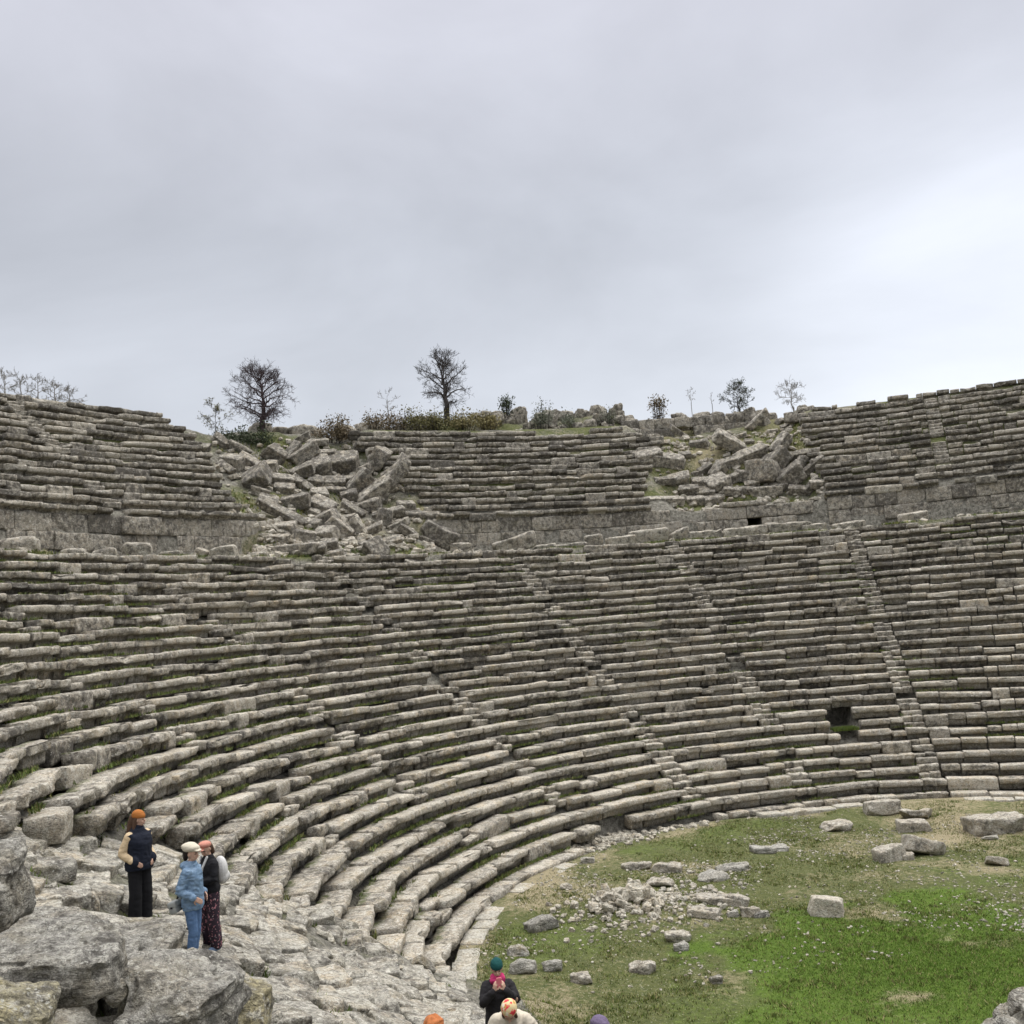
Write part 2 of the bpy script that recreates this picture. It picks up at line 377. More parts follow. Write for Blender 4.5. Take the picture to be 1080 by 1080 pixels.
def lay(bl, i, a, b, R, z0, hs, dark, warmth, lower):
    """one stretch of a row from angle a to b"""
    th = a; rr = random
    run_ov = rr.uniform(.88, 1.1)
    while th < b - .05:
        L = rr.choice((rr.uniform(.55, 1.0), rr.uniform(.9, 1.5), rr.uniform(1.2, 2.1)))
        w = math.degrees(L/R)
        if b - th - w < math.degrees(.35/R): w = b - th; L = math.radians(w)*R
        thc = th + w/2; th += w
        dp = depth_of(R, thc, z0+.3)
        u, v = pixel_of(R, thc, z0+.3) if dp > 1 else (9e9, 9e9)
        if dp < 3 or u < -260 or u > 1340: continue
        near = dp < 27
        wild = 1.0 + (1.3*sst(-92, -118, -abs(thc)) if False else 0)
        rough = float(np.clip((-thc-80)/45, 0, 1)) if lower else .35
        if lower and i > 22: rough = max(rough, .45)
        pr = SEAT if rr.random() > .05+.10*rough else PLAIN
        k = 2 if near else 1
        N = max(3, int(L/(.11 if near else .26)))
        gap = rr.choice((.018, .03, .045, .07)) if rr.random() < .8 else .09*rough+.03
        tone = rr.betavariate(1.3, 1.3); 
        ms = .62 if rr.random() < .25+.5*rough else .25
        if not lower: ms *= .8
        big = 1+1.4*rough
        wob = float(vnoise(np.array([[thc*R*.0175/1.9, i*7.3, 0.5]]), 11)[0]); wob2 = float(vnoise(np.array([[thc*R*.0175/2.6, i*3.7, 9.5]]), 12)[0])
        sag = -abs(rr.gauss(0, .030))*big + wob*(.05+.03*rough)
        if rr.random() < .035*big: sag -= rr.uniform(.04, .12)
        odd = rr.random() < .05+.06*rough; oy, ot, od = (rr.gauss(0, .06), rr.gauss(0, .045), rr.uniform(-.10, .05)) if odd else (0, 0, 0)
        bl.add(dens(pr, k) if k > 1 else pr, R, z0, thc, max(.2, L-gap), N, yaw=rr.gauss(0, .016)*big+oy, tilt=rr.gauss(0, .012)*big+ot,
               tone=tone, warm=max(0, min(1, warmth+rr.gauss(0, .22))), moss=ms, dark=max(0, min(1, dark+rr.gauss(0, .16))),
               amp=(.018 if near else .020)*(1+.55*rough), ov=run_ov*rr.uniform(.88, 1.10) if rr.random() > .08 else rr.uniform(.4, .75),
               hs=hs/.42, dr=rr.gauss(0, .028)*big + wob2*.06 + od, dz=sag)
def stair_cut(R, lst, half=.42): return [(t-math.degrees(half/R), t+math.degrees(half/R)) for t in lst]
# lower tier
for i in range(NL):
    R = R0 + i*DR; z0 = H*i; bl = Blocks(); cuts = stair_cut(R, STAIRS)
    if i == 0: cuts += [(-74.6, -51.6), (-48.2, -47.2)]
    if i == 1: cuts += [(-73.4, -62.4)]
    if i in (6, 7): cuts += [(-26.6+.3*(i == 7), -22.6-.5*(i == 7))]
    if i == 5: cuts += [(-26.0, -23.4)]
    if i == 4: cuts += [(-52.6, -49.4)]
    if i == 13: cuts += [(-52.5, -50.2)]
    if i == 27: cuts += [(-74, -71), (-60, -58), (-44.5, -43.2)]
    row = obj('seat_row', None, None, theatre)
    for a, b in spans(row_end(i) + random.uniform(-.4, .4), 8.0, cuts):
        lay(bl, i, a, b, R, z0, H, .36+.008*i, .70-.012*i, True)
        if bl.n: bl.build('seat_section' if i < 13 else 'bench_section', row, seed=i); bl = Blocks()
# stairways: two steps to every row
for t in STAIRS:
    bl = Blocks()
    for i in range(NL):
        R = R0 + i*DR
        if i == 0 and t in (-70.5,): continue
        broken = t < -60
        if random.random() < (.35 if broken else .20 if t < -20 else .06):
            bl.add(SEAT, R, H*i, t, .84, 4, yaw=random.gauss(0, .03), tilt=random.gauss(0, .02), tone=random.betavariate(2, 2), warm=.4, moss=.6, dark=.45, amp=.03, dz=-.02); continue
        for q in (0, 1):
            if random.random() < (.25 if broken else .09): continue
            th = t + math.degrees(random.uniform(-.06, .06)/R)
            for s in ((0,) if random.random() < .55 else (-1, 1)):
                w = .80 if s == 0 else .39
                bl.add(HALF, R-.04+q*.29, H*i+q*.21, th + math.degrees(s*.2/R), w, 4, yaw=random.gauss(0, .03), tilt=random.gauss(0, .025), tone=random.betavariate(2, 2),
                       warm=.45, moss=.6, dark=.44+.009*i+random.gauss(0, .15), amp=.034, dz=random.gauss(0, .028)-.02, dr=random.gauss(0, .04))
    bl.build('stairway', theatre, seed=40)
# kerb of pale slabs round the orchestra
bl = Blocks()
for a, b in [(-127, -113), (-111.5, -106), (-104, -79.5), (-44, -28), (-13, 12)]:
    th = a
    while th < b:
        L = random.uniform(.7, 1.4); w = math.degrees(L/14.3)
        bl.add(BOXP*np.array([1.0, .22]), 14.22, -.02, th+w/2, L-.03, 6, yaw=random.gauss(0, .02), tilt=random.gauss(0, .02), tone=.8, warm=.75, dark=.18, amp=.02, dz=random.gauss(.05, .03), dr=random.gauss(0, .04))
        th += w
    bl.build('kerb', theatre, M_SLAB, seed=3); bl = Blocks()
# wall behind the walkway
def course(bl, a, b, R, z0, h, lens, dark=.5, skip=0.0, dr=0.0, amp=.026):
    th = a
    while th < b:
        L = random.uniform(*lens); w = math.degrees(L/R)
        if random.random() >= skip:
            bl.add(BOXP*np.array([1.0, h]), R+dr, z0, th+w/2, L-.025, max(4, int(L/.22)), tone=random.betavariate(2, 2)*.65, warm=.3, dark=min(1, max(0, dark+.14+random.gauss(0, .15))), amp=amp*(2.2 if th < -80 else 1.0), dr=random.gauss(0, .035)*(2 if th < -80 else 1), yaw=random.gauss(0, .015), dz=random.gauss(0, .012), tilt=random.gauss(0, .008))
        th += w
bl = Blocks()
for a, b in [(-112, -72.3), (-55.5, -33), (-17.0, 12)]:
    course(bl, a, b, RW+.02, ZW-.1, .62, (.7, 1.4), .5, .05)
    course(bl, a, b, RW, ZW+.52, .78, (.8, 1.7), .5, 0)
    course(bl, a, b, RW+.02, ZW+1.30, .80, (1.0, 2.0), .45, 0)
    bl.build('retaining_wall', theatre, seed=60); bl = Blocks()
course(bl, -33, -29.5, RW, ZW-.1, .8, (.8, 1.5)); course(bl, -25.2, -17.0, RW, ZW-.1, .62, (.7, 1.2))
bl.build('retaining_wall', theatre, seed=60)
bl = Blocks()     # what stands of the wall under the right hand collapse, with its low doorway
course(bl, -29.5, -26.2, RW-.05, ZW+.5, .75, (.8, 1.2)); course(bl, -28.5, -20.0, RW-.06, ZW+1.26, .72, (1.0, 3.2), .4)
course(bl, -23.3, -20.6, RW-.02, ZW+.5, .75, (.8, 1.2)); course(bl, -33, -29.5, RW, ZW+.7, .7, (.8, 1.4))
bl.add(BOXP*np.array([4.1, .32]), RW-.05, ZW+1.97, -24.8, 2.6, 8, tone=.4, dark=.5, amp=.03)
bl.build('doorway_wall', theatre, seed=61)
# upper tier
def gapA(j): 
    lo = [-72.0, -72.8, -73.0, -72.6, -72.9, -72.3, -72.4, -72.0, -71.6, -71.9, -71.4, -71.5, -71.9, -72.6, -72.9][j]
    hi = [-55.2, -54.9, -55.8, -55.3, -56.2, -56.9, -56.3, -55.9, -56.6, -57.4, -57.2, -57.9, -57.2, -57.7, -57.5][j]
    return lo, hi
def gapB(j):
    lo = [-33.8, -33.6, -33.9, -33.2, -33.1, -32.6, -31.9, -31.6, -31.1, -30.6, -30.1, -29.7, -31.5, -33, -36][j]
    hi = [-17.2, -16.9, -16.8, -16.9, -17.2, -17.5, -17.6, -17.5, -17.4, -17.3, -17.5, -17.3, -17.3, -18.5, -16][j]
    return lo, hi
for j in range(NU):
    R = RW + j*DR; z0 = ZT + .36 + HU*(j-1) + .10; bl = Blocks(); cuts = stair_cut(R, USTAIRS) + [gapA(j), gapB(j)]
    if j == 14: cuts += [(-10.6, -9.6), (-13.8, -12.2), (-66, -30), (-7.9, -7.3)]
    if j == 13: cuts += [(-41, -36)]
    row = obj('gallery_row', None, None, theatre)
    for a, b in spans(-112.0, 8.0, cuts):
        if j == 0: lay(bl, j, a, b, R-.10, ZT, .40, .64, .2, False)
        else: lay(bl, j, a, b, R, z0, HU, .65, .16, False)
        if bl.n: bl.build('gallery_section', row, seed=100+j); bl = Blocks()
for t in USTAIRS:
    bl = Blocks()
    for j in range(1, NU):
        R = RW + j*DR
        if random.random() < .4:
            bl.add(SEAT, R, ZT+.46+HU*(j-1), t, .82, 4, yaw=random.gauss(0, .03), tilt=random.gauss(0, .03), tone=random.betavariate(2, 2), warm=.3, dark=.55, amp=.034, hs=1.11, dz=-.05); continue
        for q in (0, 1):
            if random.random() < .15: continue
            bl.add(HALF, R-.04+q*.29, ZT+.46+HU*(j-1)+q*.234, t, .8, 4, yaw=random.gauss(0, .03), tilt=random.gauss(0, .02), tone=random.betavariate(2, 2), warm=.2, dark=.6, amp=.034, hs=1.11, dz=random.gauss(0, .03)-.02, dr=random.gauss(0, .04))
    bl.build('gallery_stairway', theatre, seed=41)
# remains of the topmost wall over the right hand collapse
bl = Blocks()
course(bl, -34.5, -21.5, 44.6, ZT+.4+13*HU-1.35, .75, (.8, 1.5), .5, .05, amp=.03); course(bl, -33.0, -22.8, 44.7, ZT+.4+13*HU-.6, .72, (.8, 1.6), .5, .1, amp=.03)
course(bl, -32.5, -24.8, 44.9, ZT+.4+13*HU+.1, .75, (.9, 1.5), .5, .25, amp=.04)
bl.build('parapet', theatre, seed=62)
# ------------------------------------------------------------------ loose stones: every one an object with its own mesh
_cube = {}
def cube_topo(n):
    if n in _cube: return _cube[n]
    idx = {}; P = []; Q = []
    def vid(a):
        if a not in idx: idx[a] = len(P); P.append(a)
        return idx[a]
    for ax in range(3):
        for sd in (0, n):
            for i in range(n):
                for j in range(n):
                    c = []
                    for (p, q) in ((i, j), (i+1, j), (i+1, j+1), (i, j+1)):
                        a = [0, 0, 0]; a[ax] = sd; a[(ax+1) % 3] = p; a[(ax+2) % 3] = q; c.append(vid(tuple(a)))
                    Q.append(c if sd else c[::-1])
    _cube[n] = (np.array(P, float)/n*2-1, np.array(Q)); return _cube[n]
def rock_mesh(name, dims, n=8, q=9.0, amp=.05, cuts=3, seed=0, tone=.5, warm=.3, moss=.2, dark=.35, strata=0.0, deep=.80, smooth=True, fine=0.0):
    rs = np.random.default_rng(seed+1000); P, Q = cube_topo(n)
    P = np.sign(P)*np.abs(np.sin(P*math.pi/2))**1.0*.35 + P*.65       # rings gather towards the edges
    r = (np.abs(P)**q).sum(1)**(1/q); P = P/r[:, None]
    for _ in range(cuts):
        d = rs.normal(size=3); d /= np.linalg.norm(d); s = np.max(P@d)*rs.uniform(deep, .97)
        e = np.clip(P@d - s, 0, None); P = P - e[:, None]*d
    # a taper and a skew so that no block is a true box
    P[:, 0] *= 1 + rs.uniform(-.12, .12)*P[:, 2] + rs.uniform(-.10, .10)*P[:, 1]; P[:, 2] += rs.uniform(-.12, .12)*P[:, 0]; P[:, 1] *= 1 + rs.uniform(-.12, .12)*P[:, 0]
    V = P*np.array(dims)/2; D = P/np.linalg.norm(P, axis=1)[:, None]; s0 = float(np.mean(dims))
    f = fbm(V/s0 + seed*3.1, 2.0, 3, seed % 50) + .5*fbm(V/s0, 6, 2, 7)
    ch = np.clip(fbm(V/s0 + seed, 4.2, 2, 5)-.5, 0, 1)*2
    V = V + D*((f-ch)*amp*s0)[:, None]
    if strata: 
        lay_ = fbm(np.stack([V[:, 0]*.5, V[:, 1]*.5, V[:, 2]*9], -1)+seed, 1.0, 2, 3)
        V[:, :2] += D[:, :2]*(lay_*strata*s0)[:, None]
    if fine: V = V + D*(fbm(V/s0+seed, 11, 3, 8)*fine*s0)[:, None]
    up = np.clip(D[:, 2], 0, 1)
    C = np.stack([np.full(len(V), tone), np.full(len(V), warm), moss*up, np.full(len(V), dark)], -1)
    return mesh_np(name, V, Q, None, C, smooth)
NSTONE = 0
def stone(name, P, dims, Rm, label, cat, group, mat=None, sink=.15, rest=True, **kw):
    """a stone lying with its lowest point a little under the ground at P; Rm is its 3x3 turn"""
    global NSTONE; NSTONE += 1
    me = rock_mesh(name, dims, seed=NSTONE, **kw)
    co = np.empty(len(me.vertices)*3, np.float32); me.vertices.foreach_get('co', co); co = co.reshape(-1, 3)@np.array(Rm).T
    o = obj(name, me, mat or M_STONE)
    z = P[2]
    if rest:
        k = np.argsort(co[:, 2])[:max(4, len(co)//6)]
        g = ground(P[0]+co[k, 0], P[1]+co[k, 1]); z = float(np.mean(g - co[k, 2])) - sink*min(dims)
    m = Matrix([list(r) for r in Rm]).to_4x4(); m.translation = Vector((P[0], P[1], z)); o.matrix_world = m
    tag(o, label, cat, group); return o
def rot_img(ang, lean=.5, spin=0.0):
    """turn whose long side runs at ang degrees in the vertical plane facing the orchestra, top face leaning to the viewer"""
    a = math.radians(ang); h = RT.copy(); h[2] = 0; h /= np.linalg.norm(h); z = np.array([0, 0, 1.0]); y = np.cross(z, h)
    X = h*math.cos(a) + z*math.sin(a); Zv = -h*math.sin(a) + z*math.cos(a)
    Zl = Zv*math.cos(lean) - y*math.sin(lean); Y = np.cross(Zl, X)
    Rm = np.stack([X, Y, Zl], 1)
    if spin: 
        c, s = math.cos(spin), math.sin(spin); S = np.array([[c, -s, 0], [s, c, 0], [0, 0, 1]]); Rm = S@Rm
    return Rm
def rotz(a): c, s = math.cos(a), math.sin(a); return np.array([[c, -s, 0], [s, c, 0], [0, 0, 1.0]])
def euler(x, y, z):
    return np.array(Matrix.Rotation(z, 3, 'Z')@Matrix.Rotation(y, 3, 'Y')@Matrix.Rotation(x, 3, 'X'))
def slope_frame(x, y, spin=0.0, f=1.0):
    e = .4; nx = -(gz(x+e, y)-gz(x-e, y))/(2*e)*f; ny = -(gz(x, y+e)-gz(x, y-e))/(2*e)*f
    z = np.array([nx, ny, 1.0]); z /= np.linalg.norm(z); r = math.hypot(x, y); h = np.array([y/r, -x/r, 0]); X = h-z*(h@z); X /= np.linalg.norm(X)
    return np.stack([X, np.cross(z, X), z], 1)@rotz(spin)
def size_word(L): return 'huge' if L > 2.4 else 'large' if L > 1.6 else 'mid-sized' if L > 1.05 else 'small'
def shape_word(L, t): return 'beam' if L > 2.6*t else 'slab' if L > 1.8*t else 'block'
def pose_word(a):
    a = (a+90) % 180-90
    return 'lying flat' if abs(a) < 9 else 'standing upright' if abs(a) > 64 else 'steeply tipped rightwards' if a < -28 else 'slightly tipped rightwards' if a < 0 else 'steeply tipped leftwards' if a > 28 else 'slightly tipped leftwards'
def heap(lst, where, group):
    for k, (u, v, L, t, a) in enumerate(lst):
        r = march(u, v+t*.35, t0=30)
        if r is None: continue
        P, D = r; L_ = L*D/FPX; t_ = t*D/FPX; L_, t_ = max(L_, .3)*1.14, max(t_, .16)*1.0
        tone = random.uniform(.15, .8); w = where(u, v)
        lab = f"{size_word(L_)} {'pale' if tone > .6 else 'grey'} {shape_word(L_, t_)} {pose_word(a)} {w}"
        stone('fallen_block', P + np.array([0, 0, .0]), (L_, max(.4, t_*random.uniform(.9, 1.5)), t_), rot_img(a, random.uniform(.25, .75), random.uniform(-.35, .35)), lab, 'stone block', group, sink=.12,
              n=9, q=random.uniform(9, 20), amp=.045, cuts=random.choice((1, 2, 3, 4)), tone=tone, warm=random.uniform(.1, .6), moss=.25, dark=random.uniform(.60, .86))
HA = [(233,467,18,9,-40),(253,474,22,8,-35),(205,468,30,10,-10),(245,487,22,16,-15),(238,494,18,8,-35),(271,508,25,18,22),(292,505,30,12,-12),(281,491,20,12,0),(291,480,20,16,-40),(322,487,30,15,35),(310,478,18,10,50),(318,470,20,8,25),(340,494,16,20,10),(332,468,26,7,0),(320,500,22,12,15),(347,508,30,9,-3),(350,516,26,8,-3),(318,511,22,7,-40),(345,482,20,14,0),(283,528,20,10,-15),(297,545,44,10,-33),(325,551,24,9,-10),(313,531,26,16,10),(340,536,26,18,-30),(300,557,20,12,0),(322,565,20,14,-10),(345,552,20,14,20),(330,580,26,12,0),(348,577,16,12,0),
 (400,488,22,18,50),(412,500,16,10,30),(418,508,24,12,38),(413,527,54,13,48),(381,514,24,18,40),(396,525,36,12,32),(388,535,24,12,10),(372,540,24,10,-35),(355,549,22,10,-15),(359,560,26,14,-45),(378,560,20,10,-60),(392,566,24,8,20),(406,552,18,12,80),(410,546,30,9,8),(421,558,20,8,20),(438,543,44,8,-3),(428,534,18,12,0),(430,563,18,8,-35),(398,583,22,18,-50),(367,583,28,12,-12),(345,566,20,14,0),(437,597,20,12,-20),(462,565,34,20,-30),(362,492,30,20,0),(300,516,18,10,-8),(262,488,18,10,-30),(303,541,16,9,0),(336,521,18,11,-12),(333,508,16,10,-20),(369,525,16,12,10),(384,500,18,12,20),(367,507,18,9,0),(275,520,16,9,-25),(365,549,16,9,5),(330,541,16,9,-25),(414,572,18,9,10),(448,556,16,9,-20),(268,497,16,9,10),(310,508,16,9,-10),(382,575,20,10,-10),(352,588,18,9,10),(293,566,22,10,-6)]
HB = [(717,462,20,6,-35),(770,474,32,14,-32),(791,483,34,12,18),(805,500,22,22,80),(822,490,24,17,48),(835,505,26,18,30),(855,497,32,9,38),(825,473,24,12,50),(841,482,24,9,5),(757,512,22,16,20),(758,501,16,12,45),(740,509,20,9,0),(727,518,18,10,0),(715,507,22,10,10),(787,516,16,8,0),(808,517,30,11,0),(787,501,18,12,-10),(768,489,20,10,10),(703,484,34,13,-12),(685,483,24,15,10),(700,523,36,8,-3),(868,508,26,8,0),(857,514,20,9,45),(800,451,26,7,40),(737,469,18,8,0),(773,505,14,9,20),(745,520,16,9,0),(822,514,16,9,10),(843,517,18,9,-10),(700,508,18,8,0),(772,520,18,9,-10),(794,512,14,8,10),(813,483,16,8,20),(845,492,16,8,60),(782,460,10,5,10),(815,455,10,5,0),(828,450,9,5,20),(722,480,12,6,0),(745,497,14,8,30),(735,528,18,9,0),(752,527,18,9,5),(830,462,11,6,0),(790,466,9,5,0),(735,500,10,6,0)]
def whereA(u, v):
    if v < 482: return 'high in the wide heap below bushes' if u < 330 else 'high in the wide heap beside middle tier'
    if v > 558: return 'at the foot of the wide heap' if u < 365 else 'at the wide heap foot under middle tier'
    if u < 290: return 'against the far left tier in wide heap'
    if u > 385: return 'against the middle tier in wide heap'
    return 'halfway up the wide heap' if v < 520 else 'low in the middle of the wide heap'
def whereB(u, v):
    if v < 470: return 'at the top of the narrow grassy gap'
    if u > 815: return 'in the narrow heap against right tier'
    if u < 730: return 'in the narrow gap beside middle tier'
    return 'in the middle of the narrow heap' if v < 505 else 'above the dark doorway in the narrow heap'
heap(HA, whereA, 'blocks fallen in the wide collapse')
heap(HB, whereB, 'blocks fallen in the narrow collapse')
# small rubble between the large blocks of the two collapses
def loose_rubble(name, boxes, n, label, smin, smax, seed, mat, flat=.6, n_=2, tone=(.3, .9), clump=False):
    rs = np.random.default_rng(seed); Vs = []; Qs = []; Cs = []; k = 0; P0, Q0 = cube_topo(n_)
    for _ in range(n):
        b = boxes[rs.integers(len(boxes))]; x, y = b(rs)
        if clump and fbm(np.array([[x, y, 0.0]]), .55, 3, seed)[0] < rs.normal(.12, .28): continue
        s = rs.uniform(smin, smax)*rs.uniform(.5, 1)**.5; P = P0/((np.abs(P0)**4).sum(1)**.25)[:, None]
        P = P*(1+.35*(rs.random((len(P), 1))-.5))*np.array([1, rs.uniform(.6, 1), flat*rs.uniform(.6, 1.2)])*s/2
        E = euler(rs.normal(0, .3), rs.normal(0, .3), rs.uniform(0, 6.3)); P = P@E.T + np.array([x, y, 0])
        P[:, 2] += gz(x, y) + s*.14
        Vs.append(P); Qs.append(Q0+k); k += len(P); Cs.append(np.tile([rs.uniform(*tone), rs.uniform(.1, .9), 0, rs.uniform(.1, .4)], (len(P), 1)))
    o = obj(name, mesh_np(name, np.vstack(Vs), np.vstack(Qs), None, np.vstack(Cs), smooth=False), mat)
    return tag(o, label, 'rubble', kind='stuff')
def polar(r0, r1, t0, t1):
    def f(rs): R = rs.uniform(r0, r1); t = math.radians(rs.uniform(t0, t1)); return R*math.sin(t), R*math.cos(t)
    return f
def gauss(cx, cy, s): return lambda rs: (rs.normal(cx, s), rs.normal(cy, s))
loose_rubble('collapse_rubble', [polar(32.4, 43.5, -73.5, -56), polar(32.2, 36, -74, -55), polar(35.4, 43.8, -31.5, -17)], 1150, 'small broken stones strewn over the two collapsed slopes', .14, .62, 5, M_STONE)
loose_rubble('gap_rubble', [polar(14.3, 15.6, -74, -51), polar(15.2, 16.2, -73.5, -62)], 300, 'broken stones filling the gap under the lowest rows', .06, .3, 15, M_PEB)
loose_rubble('walkway_rubble', [polar(31.6, 34.8, -100, 8)] + [polar(33.0, 34.9, -100, -72)]*2 + [polar(33.4, 34.9, -55, -17)], 620, 'small broken stones along the walkway under the wall', .14, .62, 6, M_STONE)
# stones on the walkway
WALK = [(18,566,44,24,0,'large rounded pale boulder on the walkway at the far left'),(34,552,26,10,-20,'thin tilted slab lying over a gap in the wall at the far left'),(145,574,28,21,0,'rounded upright stump of stone on the walkway under the long wall'),(78,578,26,12,0,'low worn block on the walkway beside the rounded boulder'),(210,569,14,14,-30,'small leaning stone on the walkway left of a pale block'),(235,574,28,14,0,'pale squared block on the walkway under the long wall'),(274,588,18,8,0,'small pale block at the walkway edge'),(312,588,48,10,0,'long flat slab on the walkway edge below the heap'),(543,573,44,13,12,'leaning slab on the walkway with a sloping top edge'),(626,574,18,14,0,'broken rough stone on the walkway next to a small grass strip'),(655,575,30,11,0,'flat pale block on the walkway beside a long slab'),(683,564,40,17,3,'large long pale slab standing at the walkway edge'),(486,575,22,12,0,'small worn block in front of the middle wall'),(786,556,48,13,0,'wide pale slab standing below the dark doorway'),(715,545,22,12,20,'tilted block on the walkway left of the doorway'),(748,543,26,8,18,'thin slab leaning beside the doorway'),(752,549,22,8,15,'lower thin slab leaning beside the doorway'),(832,554,44,13,0,'long rough block on the walkway right of the doorway'),(857,543,24,10,5,'pale block lying below the dark hole'),(738,556,36,11,3,'rough dark block on the walkway between two pale slabs'),(600,578,40,7,3,'thin slab along the walkway edge below the middle wall'),(575,580,26,7,5,'short thin slab at the walkway edge below the middle wall'),(895,545,34,9,2,'low block at the foot of the right hand wall'),(962,533,30,12,3,'worn block with a pale lichen patch under the right hand wall'),(180,577,22,10,0,'flat worn block between two upright stones on the walkway'),(110,575,24,12,4,'lumpy block on the walkway left of the rounded stump'),(255,556,0,0,0,'')]
for (u, v, L, t, a, lab) in WALK:
    if not L: continue
    P, D = at_R(u, v, 34.0 - (1.6 if v > 570 and t < 15 else .7)); hs = 1.25
    bould = 'rounded' in lab or 'stump' in lab
    stone('boulder' if bould else 'fallen_block', P, (L*D/FPX, max(.5, .8*t*D/FPX), t*D/FPX*hs), rot_img(a, .15, random.uniform(-.1, .1)), lab, 'boulder' if bould else 'stone block', 'stones lying on the walkway', n=8,
          q=4.5 if bould else 10, amp=.05, cuts=2, tone=.62 if 'pale' in lab else .4, warm=.3, moss=.35, dark=.5 if 'pale' in lab else .6, sink=.3)
# boulders along the skyline behind the middle tier
k = 0
for layer, (r0, r1) in enumerate(((44.2, 45.0), (45.2, 46.6), (46.8, 48.2))):
    u = 520 if layer else 545
    while u < (862 if layer == 0 else 822):
        s = random.uniform(.45, 1.1)*(1.05 if layer else .85); th = np.interp(u, [454, 571, 687, 806, 930], [-50, -40, -30, -20, -10]) + random.uniform(-.4, .4)
        R = random.uniform(r0, r1); x, y = R*math.sin(math.radians(th)), R*math.cos(math.radians(th))
        if layer == 0 and u > 690 and u < 800: u += 14; continue
        hgt = s*random.uniform(.7, 1.05); big = 'broad' if s > 1.05 else 'mid-sized' if s > .75 else 'small'
        tn = random.uniform(.2, .8)
        wh = 'behind the middle tier' if u < 640 else 'beside the topmost wall' if u < 740 else 'near the small dark tree'
        stone('boulder', (x, y, 0), (s*1.15, s*.9, hgt + .22*layer), euler(random.gauss(0, .15), random.gauss(0, .15), random.uniform(0, 6)), f"{big} {'pale' if tn > .55 else 'dark'} rounded boulder in the {('front', 'middle', 'back')[layer]} skyline row {wh}", 'boulder', 'boulders along the skyline',
              n=9, q=random.uniform(4, 9), amp=.08, cuts=6, deep=.62, tone=tn*.8, warm=.3, moss=.5, dark=.66, sink=.25)
        u += s*16.5*random.uniform(.62, .9); k += 1
for u0, u1, vv in ((290, 350, 448), (372, 470, 441)):
    u = u0
    while u < u1:
        th = np.interp(u, [205, 333, 454, 571], [-70, -60, -50, -40]); s = random.uniform(.7, 1.3); R = random.uniform(45.2, 46.4)
        stone('boulder', (R*math.sin(math.radians(th)), R*math.cos(math.radians(th)), 0), (s*1.3, s, s*.75), euler(0, random.gauss(0, .1), random.uniform(0, 6)), f"low dark stone on the skyline {'beside the left bare tree' if u0 == 290 else 'under the dry bushes'}", 'boulder', 'boulders along the skyline', n=7, q=6, amp=.06, cuts=3, tone=.4, dark=.5, moss=.5, sink=.2)
        u += s*18
# stones lying in the orchestra: pixel, size in pixels, turn, height, label
ORCH = [(931,850,36,19,8,.50,'tilted square grey block with a dark front at the back of the grass',14),(968,858,34,15,-25,.34,'dark rounded slab lying against a tilted square block',6),(963,871,32,14,0,.42,'squared dark block in the middle of the group of fallen blocks',14),(938,899,32,22,25,.50,'squat square block at the near left of the block group',14),(975,893,42,20,-32,.46,'long block with a flat top tipped down to the right',14),(957,903,12,10,0,.28,'small dark stone between the two nearest blocks of the group',8),(882,870,30,13,18,.34,'flat pointed block lying alone left of the block group',7),(873,957,34,20,-15,.52,'lone block with a pale broken end on the open grass',12),(1050,868,54,26,0,.85,'huge squared boulder with a dark lower half at the right edge',7),(1052,909,22,9,-25,.22,'small tilted slab on the grass below the squared boulder',10),
 (664,995,0,0,0,0,'',8),(752,922,30,14,-40,.26,'dark flat stone half sunk in the turf beside a pale flat stone',5),(772,913,34,12,-10,.22,'pale flat stone half sunk in the turf',5),(806,895,26,9,0,.24,'pale low rock beside a rounder dark rock on the turf',5),(822,893,18,11,-10,.30,'rounder dark rock beside a pale low rock on the turf',4),(742,962,34,10,-22,.24,'long low slab at the left end of the flat slab group',9),(760,948,46,11,-12,.26,'thin dark slab resting on top of the flat slab group',10),(790,962,24,11,0,.30,'chunky stone at the right end of the flat slab group',6),(803,964,16,9,0,.22,'small dark stone at the right tip of the flat slab group',5),(778,951,24,9,-30,.30,'narrow slab stuck upright in the flat slab group',9),(773,964,12,8,0,.2,'little pale stone in front of the flat slab group',5),
 (572,972,36,22,30,.42,'grey sloping rock sunk in the grass beside the lowest seats',5),(552,1020,28,15,0,.36,'white topped rock in the grass beside the person in green hat',5),(583,1018,20,16,20,.28,'grey lichened rock right of a white topped rock',5),(546,1003,22,11,0,.24,'tan rounded rock behind the white topped rock',5),(614,1032,24,12,-28,.22,'flat grey rock pointing down the slope in the near grass',7),(678,1020,28,14,-10,.30,'low grey rock on the grass below the rubble heap',6),(715,987,26,12,0,.26,'grey flat stone at the right foot of the rubble heap',6),(718,998,16,9,0,.2,'small rounded pale stone at the right foot of the rubble heap',4),(696,930,28,11,-15,.24,'low dark rock behind the rubble heap',6),(672,912,30,11,10,.22,'jagged low rock under the lowest seats',6),(704,915,30,13,-20,.3,'jagged dark rock behind the rubble heap near the seats',6),(755,1033,14,10,0,.22,'small grey stone alone in the near grass',5),(620,907,14,8,0,.2,'small pale stone near the broken end of the lowest row',5),(1044,883,16,6,0,.12,'small pale stone on the dirt in front of the squared boulder',5),(597,935,12,9,0,.2,'small dark stone in the grass left of the rubble heap',6)]
